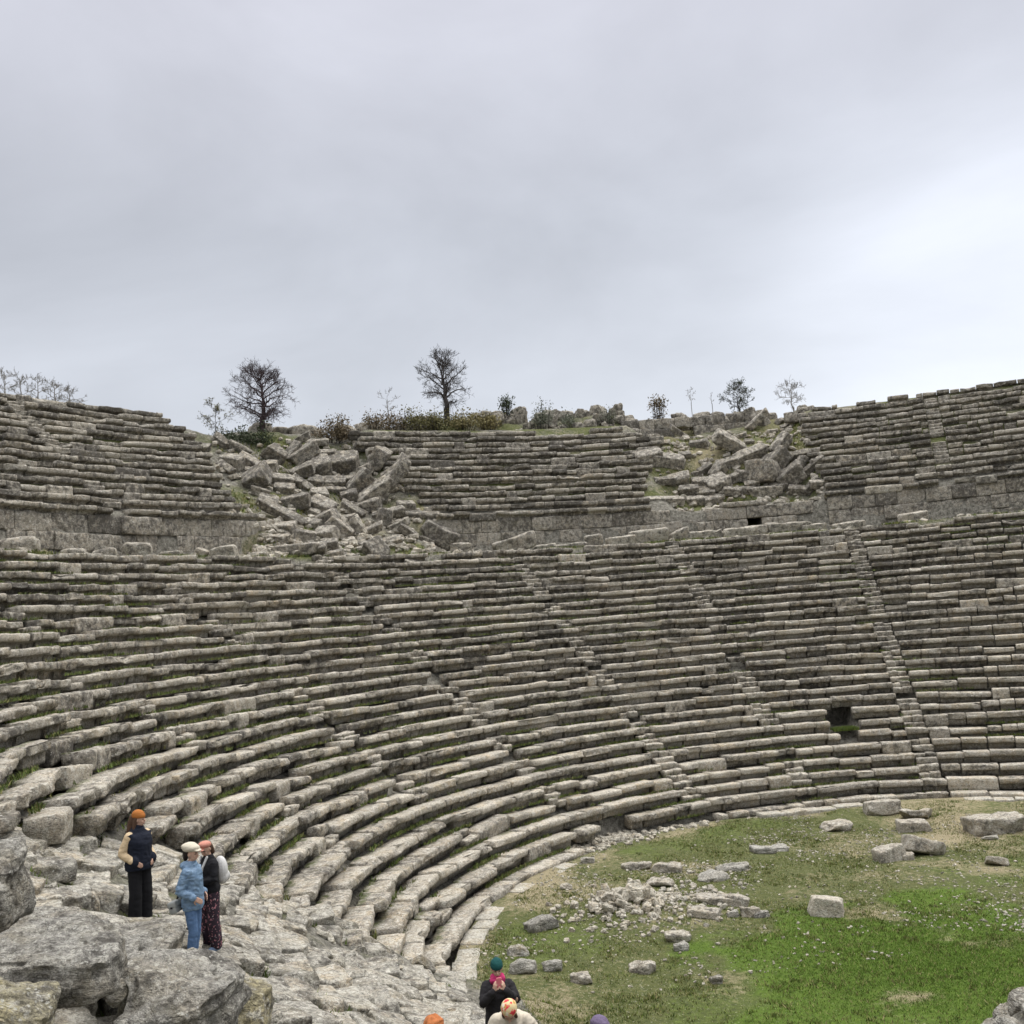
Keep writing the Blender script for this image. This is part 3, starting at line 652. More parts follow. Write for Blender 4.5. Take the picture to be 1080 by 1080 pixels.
for (u, v, L, t, a, hh, lab, q) in ORCH:
    if not L: continue
    P, D = march(u, v+t*.35, t0=12); s = D/FPX
    c = ('pale' in lab or 'white' in lab)
    stone('fallen_block' if q > 8 else 'rock', P, (L*s, L*s*random.uniform(.55, .8) if q < 9 else max(.45, L*s*.62), hh), euler(random.gauss(0, .08) - (.18 if 'tilted' in lab or 'tipped' in lab else 0), math.radians(-a)*.35 if q > 8 else 0, YAW*-1 + math.radians(a)*.7), lab, 'stone block' if q > 8 else 'rock', 'stones lying in the orchestra', mat=M_STONE if q > 5 else M_ROCK,
          n=10, q=float(q), amp=.045 if q > 8 else .08, cuts=4 if q > 8 else 6, deep=.74 if q > 8 else .6, tone=.9 if c else .5, warm=.3 if not 'tan' in lab else .9, moss=.2, dark=.2 if c else .45, sink=.22)
# the heap of broken stone in the orchestra: larger pieces are things, the crumbs one mass
for k in range(70):
    a = random.uniform(0, 6.28); rr_ = abs(random.gauss(0, .8)); x, y = -10.6+rr_*math.cos(a)*1.25, -1.3+rr_*math.sin(a)*.9
    s = random.uniform(.14, .38)*(1.2-.3*min(rr_, 2)); tn = random.uniform(.4, 1)
    where = 'on top' if rr_ < .45 else 'on the flank' if rr_ < 1.0 else 'at the foot'
    stone('rubble_stone', (x, y, 0), (s*1.2, s*.9, s*.75), euler(random.gauss(0, .4), random.gauss(0, .4), random.uniform(0, 6)), f"{'larger' if s > .3 else 'smaller' if s < .2 else 'medium'} {'pale' if tn > .7 else 'brownish'} broken stone {where} of the rubble heap in the orchestra", 'rubble stone', 'stones of the rubble heap in the orchestra', mat=M_PEB, sink=.1 - .35*max(0, .6-rr_), n=5, q=9, amp=.08, cuts=7, deep=.55, smooth=False, tone=tn, warm=.7, dark=.12, moss=0)
loose_rubble('heap_rubble', [gauss(-10.6, -1.3, .95)]*5 + [gauss(-10.2, .1, .8), gauss(-9.6, 1.0, .7)], 620, 'crumbled pale stone covering the rubble heap in the orchestra', .07, .22, 8, M_PEB, .8)
loose_rubble('orchestra_pebbles', [polar(0, 14.2, -128, 6)]*3 + [polar(9, 14.6, -125, -20)]*2 + [gauss(-2.6, 10.8, 1.2), gauss(-8, 8, 2), gauss(-11, 3, 1.6)], 9500, 'pale pebbles and flakes scattered over the turf', .02, .115, 9, M_PEB, .4, 1, (.2, .95), True)
# stone heap in the near right corner
for k in range(110):
    x, y = random.gauss(MH[0]-.5, 1.3), random.gauss(MH[1], 1.0); s = random.uniform(.14, .48); tn = random.uniform(.4, 1)
    _q = np.array([x, y, gz(x, y)+.1])-CAM; _D = _q@FWD
    if CX+FPX*(_q@RT)/_D > 1095 or CX-FPX*(_q@UP)/_D > 1095: continue
    stone('rubble_stone', (x, y, 0), (s*1.25, s, s*.75), euler(random.gauss(0, .35), random.gauss(0, .35), random.uniform(0, 6)), f"{'large' if s > .38 else 'small' if s < .24 else 'medium'} {'pale' if tn > .7 else 'grey'} rough stone in the heap at the near right corner", 'rubble stone', 'stones heaped in the near right corner', mat=M_ROCK, n=7, q=4.5, amp=.09, cuts=6, deep=.58, tone=tn*.9, warm=.7, dark=.35, moss=.1, smooth=False)
# slabs of the ruined slope below the broken row ends
def in_poly(u, v, poly):
    c = False; n = len(poly); j = n-1
    for i in range(n):
        a, b = poly[i], poly[j]
        if (a[1] > v) != (b[1] > v) and u < (b[0]-a[0])*(v-a[1])/(b[1]-a[1])+a[0]: c = not c
        j = i
    return c
POLY = [(30, 925), (70, 895), (120, 900), (170, 905), (240, 935), (330, 968), (395, 1000), (455, 1030), (510, 1052), (505, 1110), (230, 1110), (200, 1000), (60, 965)]
for c_, Rr in enumerate(np.arange(15.0, 24.0, .50)):
    th = -125.6 - max(0, Rr-20.4)*1.9 - random.uniform(0, 1.5)
    while th > -176:
        L = random.choice((random.uniform(.4, .75), random.uniform(.7, 1.25))); w = math.degrees(L/Rr); t = math.radians(th-w/2); th -= w + random.choice((0, 0, .4, 1.2))
        R = Rr + random.gauss(0, .11); x, y = R*math.sin(t), R*math.cos(t); q = np.array([x, y, gz(x, y)])-CAM; D = q@FWD
        if D < 5: continue
        uu, vv = CX+FPX*(q@RT)/D, CX-FPX*(q@UP)/D
        if uu < -20 or uu > 600 or vv > 1115: continue
        W = random.uniform(.42, .70); T = random.uniform(.18, .34); tn = random.uniform(.2, .9)
        pos = 'near the feet of the standing people' if uu < 260 and vv < 1015 else 'beside the ends of the lowest rows' if uu > 370 and vv < 1060 else 'in the middle of the ruined slope' if vv < 1035 else 'at the near edge of the ruined slope'
        lab = f"{'large' if L > .95 else 'small' if L < .62 else 'mid-sized'} {'pale' if tn > .6 else 'grey'} {'square' if W > .75*L else 'long'} worn slab {pos}"
        stone('paving_slab', (x, y, 0), (L*1.04, W, T), slope_frame(x, y, random.gauss(0, .16), random.uniform(.15, .75))@euler(random.gauss(0, .07), random.gauss(0, .06), 0), lab, 'stone slab', 'worn slabs of the ruined slope', mat=M_SLAB, sink=.30, n=10, q=random.uniform(9, 18), amp=.042, cuts=3, tone=tn, warm=random.uniform(.2, .8), moss=.3, dark=random.uniform(.35, .62), strata=.012)
loose_rubble('slope_rubble', [polar(15, 27, -172, -127)], 700, 'broken stones between the slabs of the ruined slope', .08, .34, 12, M_SLAB)
# near boulders at the left, measured along the ground from the viewer
NEAR = [ # u, v (middle), distance, length, width, height, yaw, pitch, roll, mat, label
 (52,1012,8.3,1.12,1.1,.36,.22,.10,.10,M_ROCK,'broad dark boulder with a shadowed overhang at the near left edge',6.0),
 (184,1066,8.5,.84,1.2,.62,-.25,.20,.06,M_ROCK,'big smooth grey boulder with a flat sloping top beside the overhang',9.0),
 (-14,938,9.4,.60,.8,.70,.2,.0,.05,M_ROCK,'upright grey boulder cut by the left edge of view',9.0),
 (8,1082,7.4,.60,.7,.50,.3,.30,.1,M_YROCK,'yellow lichened boulder at the bottom left corner',4.5),
 (252,1072,9.3,.50,.7,.66,.1,.1,.1,M_YROCK,'mossy yellowish boulder right of the smooth grey boulder',4.5),
 (100,1004,11.0,1.6,1.3,.30,.15,.05,-.02,M_ROCK,'wide layered rock ledge below the person in orange beanie',10.0),
 (34,992,10.2,.8,1.0,.36,-.2,.06,.02,M_ROCK,'pale rough ledge next to the upright edge boulder',8.0),
 (168,1030,10.2,1.0,1.0,.28,.3,.06,.02,M_ROCK,'low pale ledge in front of the person in blue jacket',10.0)]
for (u, v, D, L, W, Hh, yw, pt, rl, mt, lab, q) in NEAR:
    P = at(u, v, D)
    stone('boulder', P, (L, W, Hh), rotz(-YAW*0 + .46)@euler(rl, pt, yw), lab, 'boulder', 'near boulders at the left', mat=mt, rest=False, n=72, q=q, amp=.06, cuts=8, deep=.70, tone=.75, warm=.5 if mt is M_ROCK else .9, moss=.25 if mt is M_ROCK else .5, dark=.50, strata=.05, fine=.012)
# ------------------------------------------------------------------ grass
def grass(name, label, n, place, hmin, hmax, cols, seed):
    rs = np.random.default_rng(seed); P = place(rs, n); n = len(P); k = 3
    P = np.repeat(P, k, 0); m = len(P); P[:, :2] += rs.normal(0, .025, (m, 2))
    a = rs.uniform(0, 6.283, m); h = rs.uniform(hmin, hmax, m); w = h*rs.uniform(.12, .22, m); ln = rs.normal(0, .45, (m, 2))*h[:, None]
    d = np.stack([np.cos(a), np.sin(a), 0*a], -1)*w[:, None]
    V = np.empty((m, 3, 3)); V[:, 0] = P-d; V[:, 1] = P+d; V[:, 2] = P + np.concatenate([ln, h[:, None]], 1)
    C = np.array(cols)[rs.integers(len(cols), size=m)]*rs.uniform(.7, 1.3, (m, 1)); C = np.concatenate([C, np.ones((m, 1))], 1)
    o = obj(name, mesh_np(name, V.reshape(-1, 3), None, np.arange(m*3).reshape(-1, 3), np.repeat(C, 3, 0), smooth=False), M_GRASS)
    return tag(o, label, 'grass', kind='stuff')
GC = [(.085, .120, .02), (.125, .160, .032), (.06, .09, .022), (.16, .165, .05), (.25, .22, .10)]
def orch_place(rs, n):
    R = 14.4*np.sqrt(rs.random(n)); t = np.radians(np.where(R < 9.5, rs.uniform(-215, 8, n), rs.uniform(-150, 8, n))); x, y = R*np.sin(t), R*np.cos(t)
    f = fbm(np.stack([x, y, 0*x], -1), .8, 3, 77); k = (f > rs.normal(-.05, .25, n)) | (((x+2.6)/5.6)**2+((y+2.4)/5.2)**2 < .8)
    x, y = x[k], y[k]; return np.stack([x, y, ground(x, y)-.01], -1)
grass('turf_grass', 'short green and straw coloured grass growing over the orchestra', 62000, orch_place, .02, .07, GC, 1)
def lush_place(rs, n):
    x, y = rs.normal(-2.9, 2.6, n), rs.normal(-3.0, 2.4, n); P = np.stack([x, y, 0*x], -1); k = ((x+2.9)/4.6)**2+((y+3.0)/4.3)**2 + .8*fbm(P, .6, 4, 31) < .95
    return np.stack([x[k], y[k], ground(x[k], y[k])-.008], -1)
grass('lush_grass', 'short bright green grass on the damp floor of the orchestra', 45000, lush_place, .015, .05, [(.09, .165, .018), (.12, .195, .026), (.075, .14, .018)], 13)
def tuft_place(rs, n):
    c = orch_place(rs, n//9); c = c[fbm(c*np.array([1, 1, 0]), 1.3, 3, 55) > .12]; P = np.repeat(c, 9, 0); P[:, :2] += rs.normal(0, .07, (len(P), 2)); P[:, 2] = ground(P[:, 0], P[:, 1])-.01; return P
grass('turf_tufts', 'taller tufts of grass and weeds dotted over the orchestra', 30000, tuft_place, .03, .095, GC, 11)
def row_place(rs, n):
    i = rs.integers(0, NL, n); R = R0 + (i+1)*DR - rs.uniform(.02, .16, n); t = rs.uniform(-142, 4, n)
    x, y = R*np.sin(np.radians(t)), R*np.cos(np.radians(t)); P = np.stack([x, y, H*i], -1); f = fbm(P, .55, 3, 5)
    k = (f > rs.normal(.52 - .50*np.clip((-t-50)/55, 0, 1), .14, n)) & (t > np.interp(R, [14.8, 20.5, 21.6, 23, 25, 60], [-126, -125, -130, -138, -143, -146]))
    return np.stack([x, y, H*(i+1)-.01], -1)[k]
grass('seat_grass', 'tufts of green grass and moss along the backs of the seat rows', 90000, row_place, .03, .12, [(.075, .11, .022), (.11, .15, .035), (.06, .075, .022), (.17, .16, .06)], 2)
def slope_place(rs, n):
    ja = rs.random(n) < .5; R = rs.uniform(33, 43.5, n); t = np.where(ja, rs.uniform(-73, -56, n), rs.uniform(-31.5, -17, n)); R = np.where(~ja, np.maximum(R, 36), R)
    x, y = R*np.sin(np.radians(t)), R*np.cos(np.radians(t)); f = fbm(np.stack([x, y, 0*x], -1), .5, 3, 8); k = f > rs.normal(.1, .1, n)
    return np.stack([x[k], y[k], ground(x[k], y[k])], -1)
grass('slope_grass', 'yellow green grass growing on the collapsed slopes', 14000, slope_place, .06, .2, GC + [(.22, .19, .07)], 3)
def wk_place(rs, n):
    R = rs.uniform(31.5, 34.9, n); t = rs.uniform(-100, 6, n); x, y = R*np.sin(np.radians(t)), R*np.cos(np.radians(t)); f = fbm(np.stack([x, y, 0*x], -1), .5, 3, 18); k = f > rs.normal(.2, .1, n)
    return np.stack([x[k], y[k], ground(x[k], y[k])], -1)
grass('walkway_grass', 'green grass along the walkway below the wall', 12000, wk_place, .05, .2, GC, 4)
def niche_place(rs, n):
    R = R0 + rs.uniform(5.7, 6.9, n)*DR; t = np.radians(rs.uniform(-26.2, -23.2, n)); return np.stack([R*np.sin(t), R*np.cos(t), np.full(n, H*6.0)], -1)
grass('niche_grass', 'bright grass on the floor of the dark niche in the seat rows', 900, niche_place, .05, .16, GC[:3], 6)
def ruin_place(rs, n):
    R = rs.uniform(15, 26, n); t = rs.uniform(-165, -126, n); x, y = R*np.sin(np.radians(t)), R*np.cos(np.radians(t)); f = fbm(np.stack([x, y, 0*x], -1), .9, 3, 28); k = f > rs.normal(.42, .08, n)
    return np.stack([x[k], y[k], ground(x[k], y[k])], -1)
grass('ruin_grass', 'thin grass in the cracks of the ruined slope', 9000, ruin_place, .04, .13, GC[:4], 7)
# ------------------------------------------------------------------ trees and bushes
def tube(pts, rad, k=5):
    pts = np.asarray(pts, float); n = len(pts); V = []; 
    t = np.gradient(pts, axis=0); t /= np.linalg.norm(t, axis=1)[:, None]+1e-9
    ref = np.array([.31, .95, .05]) if abs(t[0][2]) > .7 else np.array([0, 0, 1.0])
    a = np.cross(t, ref); a /= np.linalg.norm(a, axis=1)[:, None]+1e-9; b = np.cross(t, a)
    an = np.arange(k)*2*math.pi/k
    V = pts[:, None] + np.asarray(rad)[:, None, None]*(np.cos(an)[None, :, None]*a[:, None] + np.sin(an)[None, :, None]*b[:, None])
    V = V.reshape(-1, 3); i, j = np.meshgrid(np.arange(n-1), np.arange(k), indexing='ij'); j2 = (j+1) % k
    Q = np.stack([i*k+j, i*k+j2, (i+1)*k+j2, (i+1)*k+j], -1).reshape(-1, 4)
    T = [(j, (j+1) % k, 0) for j in range(1, k-1)] + [((n-1)*k, (n-1)*k+j, (n-1)*k+j+1) for j in range(1, k-1)]
    return V, Q[:, ::-1], np.array(T)
class Geo:
    def __init__(s): s.V = []; s.Q = []; s.T = []; s.n = 0
    def add(s, V, Q, T): s.V.append(V); s.Q.append(Q+s.n) if len(Q) else 0; s.T.append(T+s.n) if len(T) else 0; s.n += len(V)
    def mesh(s, name, smooth=True): return mesh_np(name, np.vstack(s.V), np.vstack(s.Q) if s.Q else None, np.vstack(s.T) if s.T else None, None, smooth)
def bez(a, c, b, n):
    t = np.linspace(0, 1, n)[:, None]; return (1-t)**2*a + 2*t*(1-t)*c + t*t*b
def crown_tree(rs, Hh, W, r, n1, n2, n3, n4, lean, low=.12):
    """short trunk, limbs that curve out to an uneven egg-shaped crown, then branches, twigs and twiglets"""
    trunk, crown, tips = Geo(), Geo(), []; ce = np.array([lean*.6, 0, .53*Hh]); ra = np.array([W/2, W/2, .48*Hh])
    tr = bez(np.zeros(3), np.array([rs.normal(0, .06)*Hh, 0, .4*Hh]), np.array([lean, 0, .86*Hh]), 9); tr[1:-1] += rs.normal(0, .012*Hh, (7, 3))
    trunk.add(*tube(tr, r*np.array([1.15, .95, .85, .72, .6, .48, .36, .24, .12]), 7))
    def nz(): v = rs.normal(0, 1, 3); return v/np.linalg.norm(v)
    for i in range(n1):
        t = low + (.80-low)*(i+rs.uniform(0, 1))/n1; k = min(7.9, t/.86*8); p = tr[int(k)]*(1-k % 1)+tr[int(k)+1]*(k % 1)
        az = i*2.4+rs.uniform(-.4, .4); el = -.80+2.1*((i+.5)/n1)+rs.normal(0, .12); sz = rs.uniform(.72, 1.05)
        e = ce+ra*sz*np.array([math.cos(az)*math.cos(el), math.sin(az)*math.cos(el), math.sin(el)])
        c = p+(e-p)*.5+np.array([0, 0, .10*Hh*rs.uniform(-.3, 1)])+nz()*.05*W; P1 = bez(p, c, e, 8); P1[1:-1] += rs.normal(0, .012*W, (6, 3)); r1 = r*rs.uniform(.34, .55)*(1-.5*t)
        trunk.add(*tube(P1, np.linspace(r1, r1*.22, 8), 5))
        for a in range(n2):
            f = .22+.78*(a+rs.uniform(0, 1))/n2; k1 = min(6.99, f*7); q = P1[int(k1)]*(1-k1 % 1)+P1[int(k1)+1]*(k1 % 1)
            d = (q-ce)/ra; d = d/(np.linalg.norm(d)+.1)*.8+nz()*.9+np.array([0, 0, .35]); d /= np.linalg.norm(d); L = W*rs.uniform(.13, .26)*(1.1-.45*f); e2 = q+d*L
            P2 = bez(q, q+d*L*.5+nz()*L*.15, e2, 5); r2 = max(.008, r1*(1-f*.75)*.42); crown.add(*tube(P2, np.linspace(r2, .006, 5), 4))
            for b in range(n3):
                g = .25+.75*(b+rs.uniform(0, 1))/n3; k2 = min(3.99, g*4); w = P2[int(k2)]*(1-k2 % 1)+P2[int(k2)+1]*(k2 % 1)
                d3 = d*.7+nz()*.8+np.array([0, 0, .25]); d3 /= np.linalg.norm(d3); L3 = L*rs.uniform(.35, .6); P3 = bez(w, w+d3*L3*.5+nz()*L3*.12, w+d3*L3, 4); crown.add(*tube(P3, np.linspace(.0095, .006, 4), 3)); tips.append(P3[-1])
                for _ in range(n4):
                    w4 = P3[rs.integers(1, 4)]; d4 = d3*.8+nz()*.7+np.array([0, 0, .2]); d4 /= np.linalg.norm(d4); L4 = L3*rs.uniform(.4, .7); crown.add(*tube([w4, w4+d4*L4*.5+nz()*L4*.08, w4+d4*L4], [.0075, .006, .004], 3)); tips.append(w4+d4*L4)
    return trunk, crown, tips
def leaves(rs, tips, per, size, spread):
    m = len(tips)*per; P = np.repeat(np.array(tips), per, 0) + rs.normal(0, spread, (m, 3)); a = rs.normal(0, 1, (m, 3)); a /= np.linalg.norm(a, axis=1)[:, None]; b = np.cross(a, rs.normal(0, 1, (m, 3))); b /= np.linalg.norm(b, axis=1)[:, None]
    s = size*rs.uniform(.6, 1.4, (m, 1)); V = np.stack([P-a*s, P+b*s*.45, P+a*s, P-b*s*.45], 1).reshape(-1, 3); return V, np.arange(m*4).reshape(-1, 4)
def tree(name, u, v, R, hgt, wid, seed, label, cat, group=None, n=(13, 8, 6, 3), r=.13, bark=None, leaf=None, lean=0.0, low=.12):
    rs = np.random.default_rng(seed); P, D = at_R(u, v, R); z = min(gz(P[0], P[1])-.1, P[2]); lift = P[2]-z
    root = obj(name, None, loc=(P[0], P[1], z)); tag(root, label, cat, group)
    trunk, crown, tips = crown_tree(rs, hgt, wid, r, *n, lean, low)
    a = rs.uniform(-.3, .3)-YAW*0; up_ = np.array([0, 0, lift])
    for g in (trunk, crown): g.V = [V+up_ for V in g.V]
    if lift > .02: trunk.add(*tube([np.zeros(3), up_*.5, up_+np.array([0, 0, .05])], [r*1.2, r*1.15, r*1.1], 7))
    obj('trunk', trunk.mesh('trunk'), bark or M_BARK, root); obj('crown', crown.mesh('crown'), bark or M_BARK, root)
    if leaf: V, Q = leaves(rs, np.array(tips)+up_, leaf[1], leaf[2], leaf[3]); obj('foliage', mesh_np('foliage', V, Q, None, None, False), leaf[0], root)
    return root
M_LEAFD = flat_mat('dark_leaves', (.025, .035, .018), (.06, .075, .035), 9, .7, 0)
M_LEAFO = flat_mat('olive_leaves', (.08, .08, .03), (.19, .17, .075), 9, .8, 0)
M_LEAFB = flat_mat('brown_leaves', (.11, .085, .055), (.20, .16, .10), 9, .8, 0)
M_LEAFY = flat_mat('dry_leaves', (.26, .22, .10), (.14, .125, .055), 9, .8, 0)
M_LEAFG = flat_mat('grey_green_leaves', (.10, .115, .08), (.18, .19, .14), 9, .8, 0)
tree('bare_tree', 277, 449, 45.2, 3.55, 4.0, 3, 'wide leafless tree with a purplish round crown above the wide heap', 'tree', 'bare trees on the skyline', r=.16, bark=M_BARKV, lean=-.15, n=(20, 10, 7, 3), low=.05)
tree('bare_tree', 471, 433, 45.6, 3.85, 3.6, 11, 'tall leafless tree leaning left on the skyline above the middle tier', 'tree', 'bare trees on the skyline', r=.18, lean=-.35, n=(18, 9, 7, 3), low=.10)
tree('bare_tree', 410, 439, 45.6, 1.7, 1.9, 5, 'thin leafless sapling left of the tall bare tree', 'tree', 'bare trees on the skyline', (6, 4, 3, 2), .035, M_BARKP)
tree('bare_tree', 837, 431, 46.2, 2.0, 2.3, 8, 'pale grey leafless tree at the start of the right tier', 'tree', 'bare trees on the skyline', (10, 7, 5, 2), .05, M_BARKP)
tree('bare_tree', 729, 426, 46.5, 1.2, 1.0, 21, 'tiny pale sapling on the skyline left of the dark tree', 'tree', 'bare trees on the skyline', (6, 4, 3, 1), .02, M_BARKP)
tree('bare_tree', 751, 426, 46.5, .9, .5, 22, 'thin pale twig of a sapling next to the dark tree', 'tree', 'bare trees on the skyline', (4, 3, 2, 1), .02, M_BARKP)
for k, (u, hh) in enumerate(((4, 2.1), (22, 1.9), (40, 1.75), (58, 1.5), (74, 1.0))):
    tree('bare_tree', u, 430, 46.0, hh, 1.5, 30+k, ['tall pale bare tree at the far left edge above the wall of seats', 'second pale bare tree from the far left edge of the skyline', 'middle one of the five pale bare trees over the far left tier', 'short pale bare tree over the far left tier', 'smallest bare tree at the right end of the far left row'][k], 'tree', 'bare trees over the far left tier', (8, 6, 4, 2), .05, M_BARKP)
tree('evergreen_tree', 780, 434, 46.2, 1.95, 2.5, 41, 'small dark green tree on the skyline above the narrow heap', 'tree', None, (12, 7, 5, 1), .06, leaf=(M_LEAFD, 2, .05, .05), low=.05)
tree('shrub', 228, 460, 44.4, 1.9, 2.0, 43, 'sparse grey green shrub left of the wide bare tree', 'shrub', 'bushes on the skyline', (8, 6, 4, 1), .03, leaf=(M_LEAFO, 2, .045, .05), low=.05)
def bush(u, v, D, w, hgt, seed, mat, label, n=900, size=.08):
    rs = np.random.default_rng(seed); P, D = at_R(u, v, D); z = min(P[2], gz(P[0], P[1]))-.05
    root = obj('bush', None, loc=(P[0], P[1], z)); tag(root, label, 'bush', 'bushes on the skyline'); g = Geo(); tips = []
    up_ = P[2]-z
    for k in range(26):
        a = rs.uniform(0, 6.28); q = np.array([math.cos(a)*w/2*rs.uniform(.1, 1), math.sin(a)*w/2*rs.uniform(.1, .8), up_ + hgt*rs.uniform(.25, 1.0)**1.4]); q[2] -= hgt*.35*(abs(q[0])/(w/2))**2
        g.add(*tube([q*np.array([.6, .6, 0]), q*np.array([.85, .85, .55]), q], [.02, .014, .008], 4)); tips += [q, q*np.array([.9, .9, .75]), q*np.array([.9, .9, .5]), np.array([q[0]*1.05, q[1], up_+.12*hgt]), np.array([q[0]*.7, q[1], up_+.2*hgt])]
    obj('stem', g.mesh('stem'), M_BARK, root); V, Q = leaves(rs, np.array(tips), max(1, n//len(tips)), size, .15*min(w, 1.4)); obj('foliage', mesh_np('foliage', V, Q, None, None, False), mat, root)
bush(266, 470, 43.9, 3.0, 1.25, 51, M_LEAFD, 'dense dark green bush below the wide bare tree', 2200)
bush(240, 468, 43.9, 1.3, .8, 52, M_LEAFD, 'little green bush between the grey shrub and the dark bush')
bush(350, 461, 44.2, 2.6, 1.35, 53, M_LEAFB, 'brownish bush at the left end of the middle tier', 2200)
bush(393, 447, 44.7, 2.4, .75, 54, M_LEAFB, 'low brown bush on the left end of the middle tier', 900)
bush(418, 447, 44.9, 2.2, .75, 63, M_LEAFB, 'low brown bush between the thin sapling and the olive bush', 800)
bush(438, 447, 44.7, 2.1, 1.15, 55, M_LEAFO, 'olive yellow bush beneath the tall bare tree', 1100)
bush(462, 447, 44.7, 2.2, .9, 56, M_LEAFO, 'dark olive bush right beneath the tall bare tree', 1100)
bush(488, 447, 44.7, 2.4, .85, 57, M_LEAFY, 'dry yellow grassy bush right of the tall bare tree', 1200)
bush(513, 447, 44.7, 2.4, .75, 58, M_LEAFY, 'dry yellow bush beside the first skyline boulders', 1100)
bush(571, 444, 44.6, 1.6, 1.35, 59, M_LEAFG, 'grey green bush growing among the skyline boulders', 1200, .06)
bush(534, 427, 46.5, 1.0, .6, 60, M_LEAFD, 'small dark bush on top of the skyline boulders', 700)
bush(601, 446, 44.6, 1.5, .6, 64, M_LEAFG, 'low grey bush at the foot of the skyline boulders', 900, .06)
bush(641, 442, 44.6, 1.2, .9, 61, M_LEAFG, 'faint grey bush in the middle of the skyline boulders', 700, .05)
bush(694, 427, 46.0, 1.2, .6, 62, M_LEAFB, 'small brown bush on the skyline above the topmost wall', 700)
# ------------------------------------------------------------------ people
def skin_mat():
    m = NT('skin'); a = m.n('ShaderNodeAttribute', attribute_name='tint'); m.base(a.outputs['Color']); m.b.inputs['Roughness'].default_value = .55
    m.b.inputs['Subsurface Weight'].default_value = .05; return m.m
M_SKIN = skin_mat()
def ell(g, c, r, k=14):
    c = np.array(c, float); th = np.linspace(0, math.pi, k)[1:-1]; V = [c+np.array([0, 0, r[2]])]
    an = np.arange(k)*2*math.pi/k
    for t in th: V += [c+np.array([r[0]*math.sin(t)*math.cos(a), r[1]*math.sin(t)*math.sin(a), r[2]*math.cos(t)]) for a in an]
    V.append(c-np.array([0, 0, r[2]])); n = len(th); Q = []; T = []
    for i in range(n-1):
        for j in range(k): Q.append((1+i*k+j, 1+(i+1)*k+j, 1+(i+1)*k+(j+1) % k, 1+i*k+(j+1) % k))
    L = len(V)-1
    for j in range(k): T.append((0, 1+j, 1+(j+1) % k)); T.append((L, 1+(n-1)*k+(j+1) % k, 1+(n-1)*k+j))
    g.add(np.array(V), np.array(Q), np.array(T))
def limb(g, pts, rad, k=12):
    """tapered limb through the joints with round ends"""
    pts = [np.array(p, float) for p in pts]; P = []; Rr = []
    d0 = pts[1]-pts[0]; d0 /= np.linalg.norm(d0); d1 = pts[-1]-pts[-2]; d1 /= np.linalg.norm(d1)
    for t in (-.98, -.8, -.45): P.append(pts[0]+d0*rad[0]*t); Rr.append(rad[0]*math.sqrt(1-t*t))
    for i in range(len(pts)-1):
        for f in np.linspace(0, 1, 5)[:-1]: P.append(pts[i]*(1-f)+pts[i+1]*f); Rr.append(rad[i]*(1-f)+rad[i+1]*f)
    P.append(pts[-1]); Rr.append(rad[-1])
    for t in (.45, .8, .98): P.append(pts[-1]+d1*rad[-1]*t); Rr.append(rad[-1]*math.sqrt(1-t*t))
    g.add(*tube(P, Rr, k))
def rings(g, rows, k=20):
    """closed stack of ellipses (z, rx, ry, cx, cy)"""
    an = np.arange(k)*2*math.pi/k; V = []
    for z, rx, ry, cx, cy in rows: V += [(cx+rx*math.cos(a), cy+ry*math.sin(a), z) for a in an]
    n = len(rows); Q = [(i*k+j, i*k+(j+1) % k, (i+1)*k+(j+1) % k, (i+1)*k+j) for i in range(n-1) for j in range(k)]
    V += [(rows[0][3], rows[0][4], rows[0][0]), (rows[-1][3], rows[-1][4], rows[-1][0])]; b = n*k
    T = [(b, (j+1) % k, j) for j in range(k)] + [(b+1, (n-1)*k+j, (n-1)*k+(j+1) % k) for j in range(k)]
    g.add(np.array(V, float), np.array(Q), np.array(T))
def fuse(g, name, vox=.012, wrinkle=0.0, smooth=4, wsc=8):
    """one continuous surface out of the overlapping volumes"""
    tmp = bpy.data.objects.new('tmp', g.mesh('tmp')); COL.objects.link(tmp)
    md = tmp.modifiers.new('r', 'REMESH'); md.mode = 'VOXEL'; md.voxel_size = vox; md.use_smooth_shade = True
    sm = tmp.modifiers.new('s', 'SMOOTH'); sm.factor = .5; sm.iterations = smooth
    dg = bpy.context.evaluated_depsgraph_get(); dg.update(); me = bpy.data.meshes.new_from_object(tmp.evaluated_get(dg)); me.name = name
    old = tmp.data; bpy.data.objects.remove(tmp); bpy.data.meshes.remove(old)
    if wrinkle:
        n = len(me.vertices); co = np.empty(n*3, np.float32); no = np.empty(n*3, np.float32); me.vertices.foreach_get('co', co); me.vertex_normals.foreach_get('vector', no)
        co = co.reshape(-1, 3); no = no.reshape(-1, 3); w = np.abs(fbm(co*np.array([1, 1, 2.2]) + .12*fbm(co, 5, 1, 2)[:, None], wsc, 3, 4)); co = co + no*((.4-w)*wrinkle*.62)[:, None]
        me.vertices.foreach_set('co', co.astype(np.float32).ravel()); me.update()
    for p in me.polygons: p.use_smooth = True
    return me
def nrm(v): v = np.array(v, float); return v/np.linalg.norm(v)
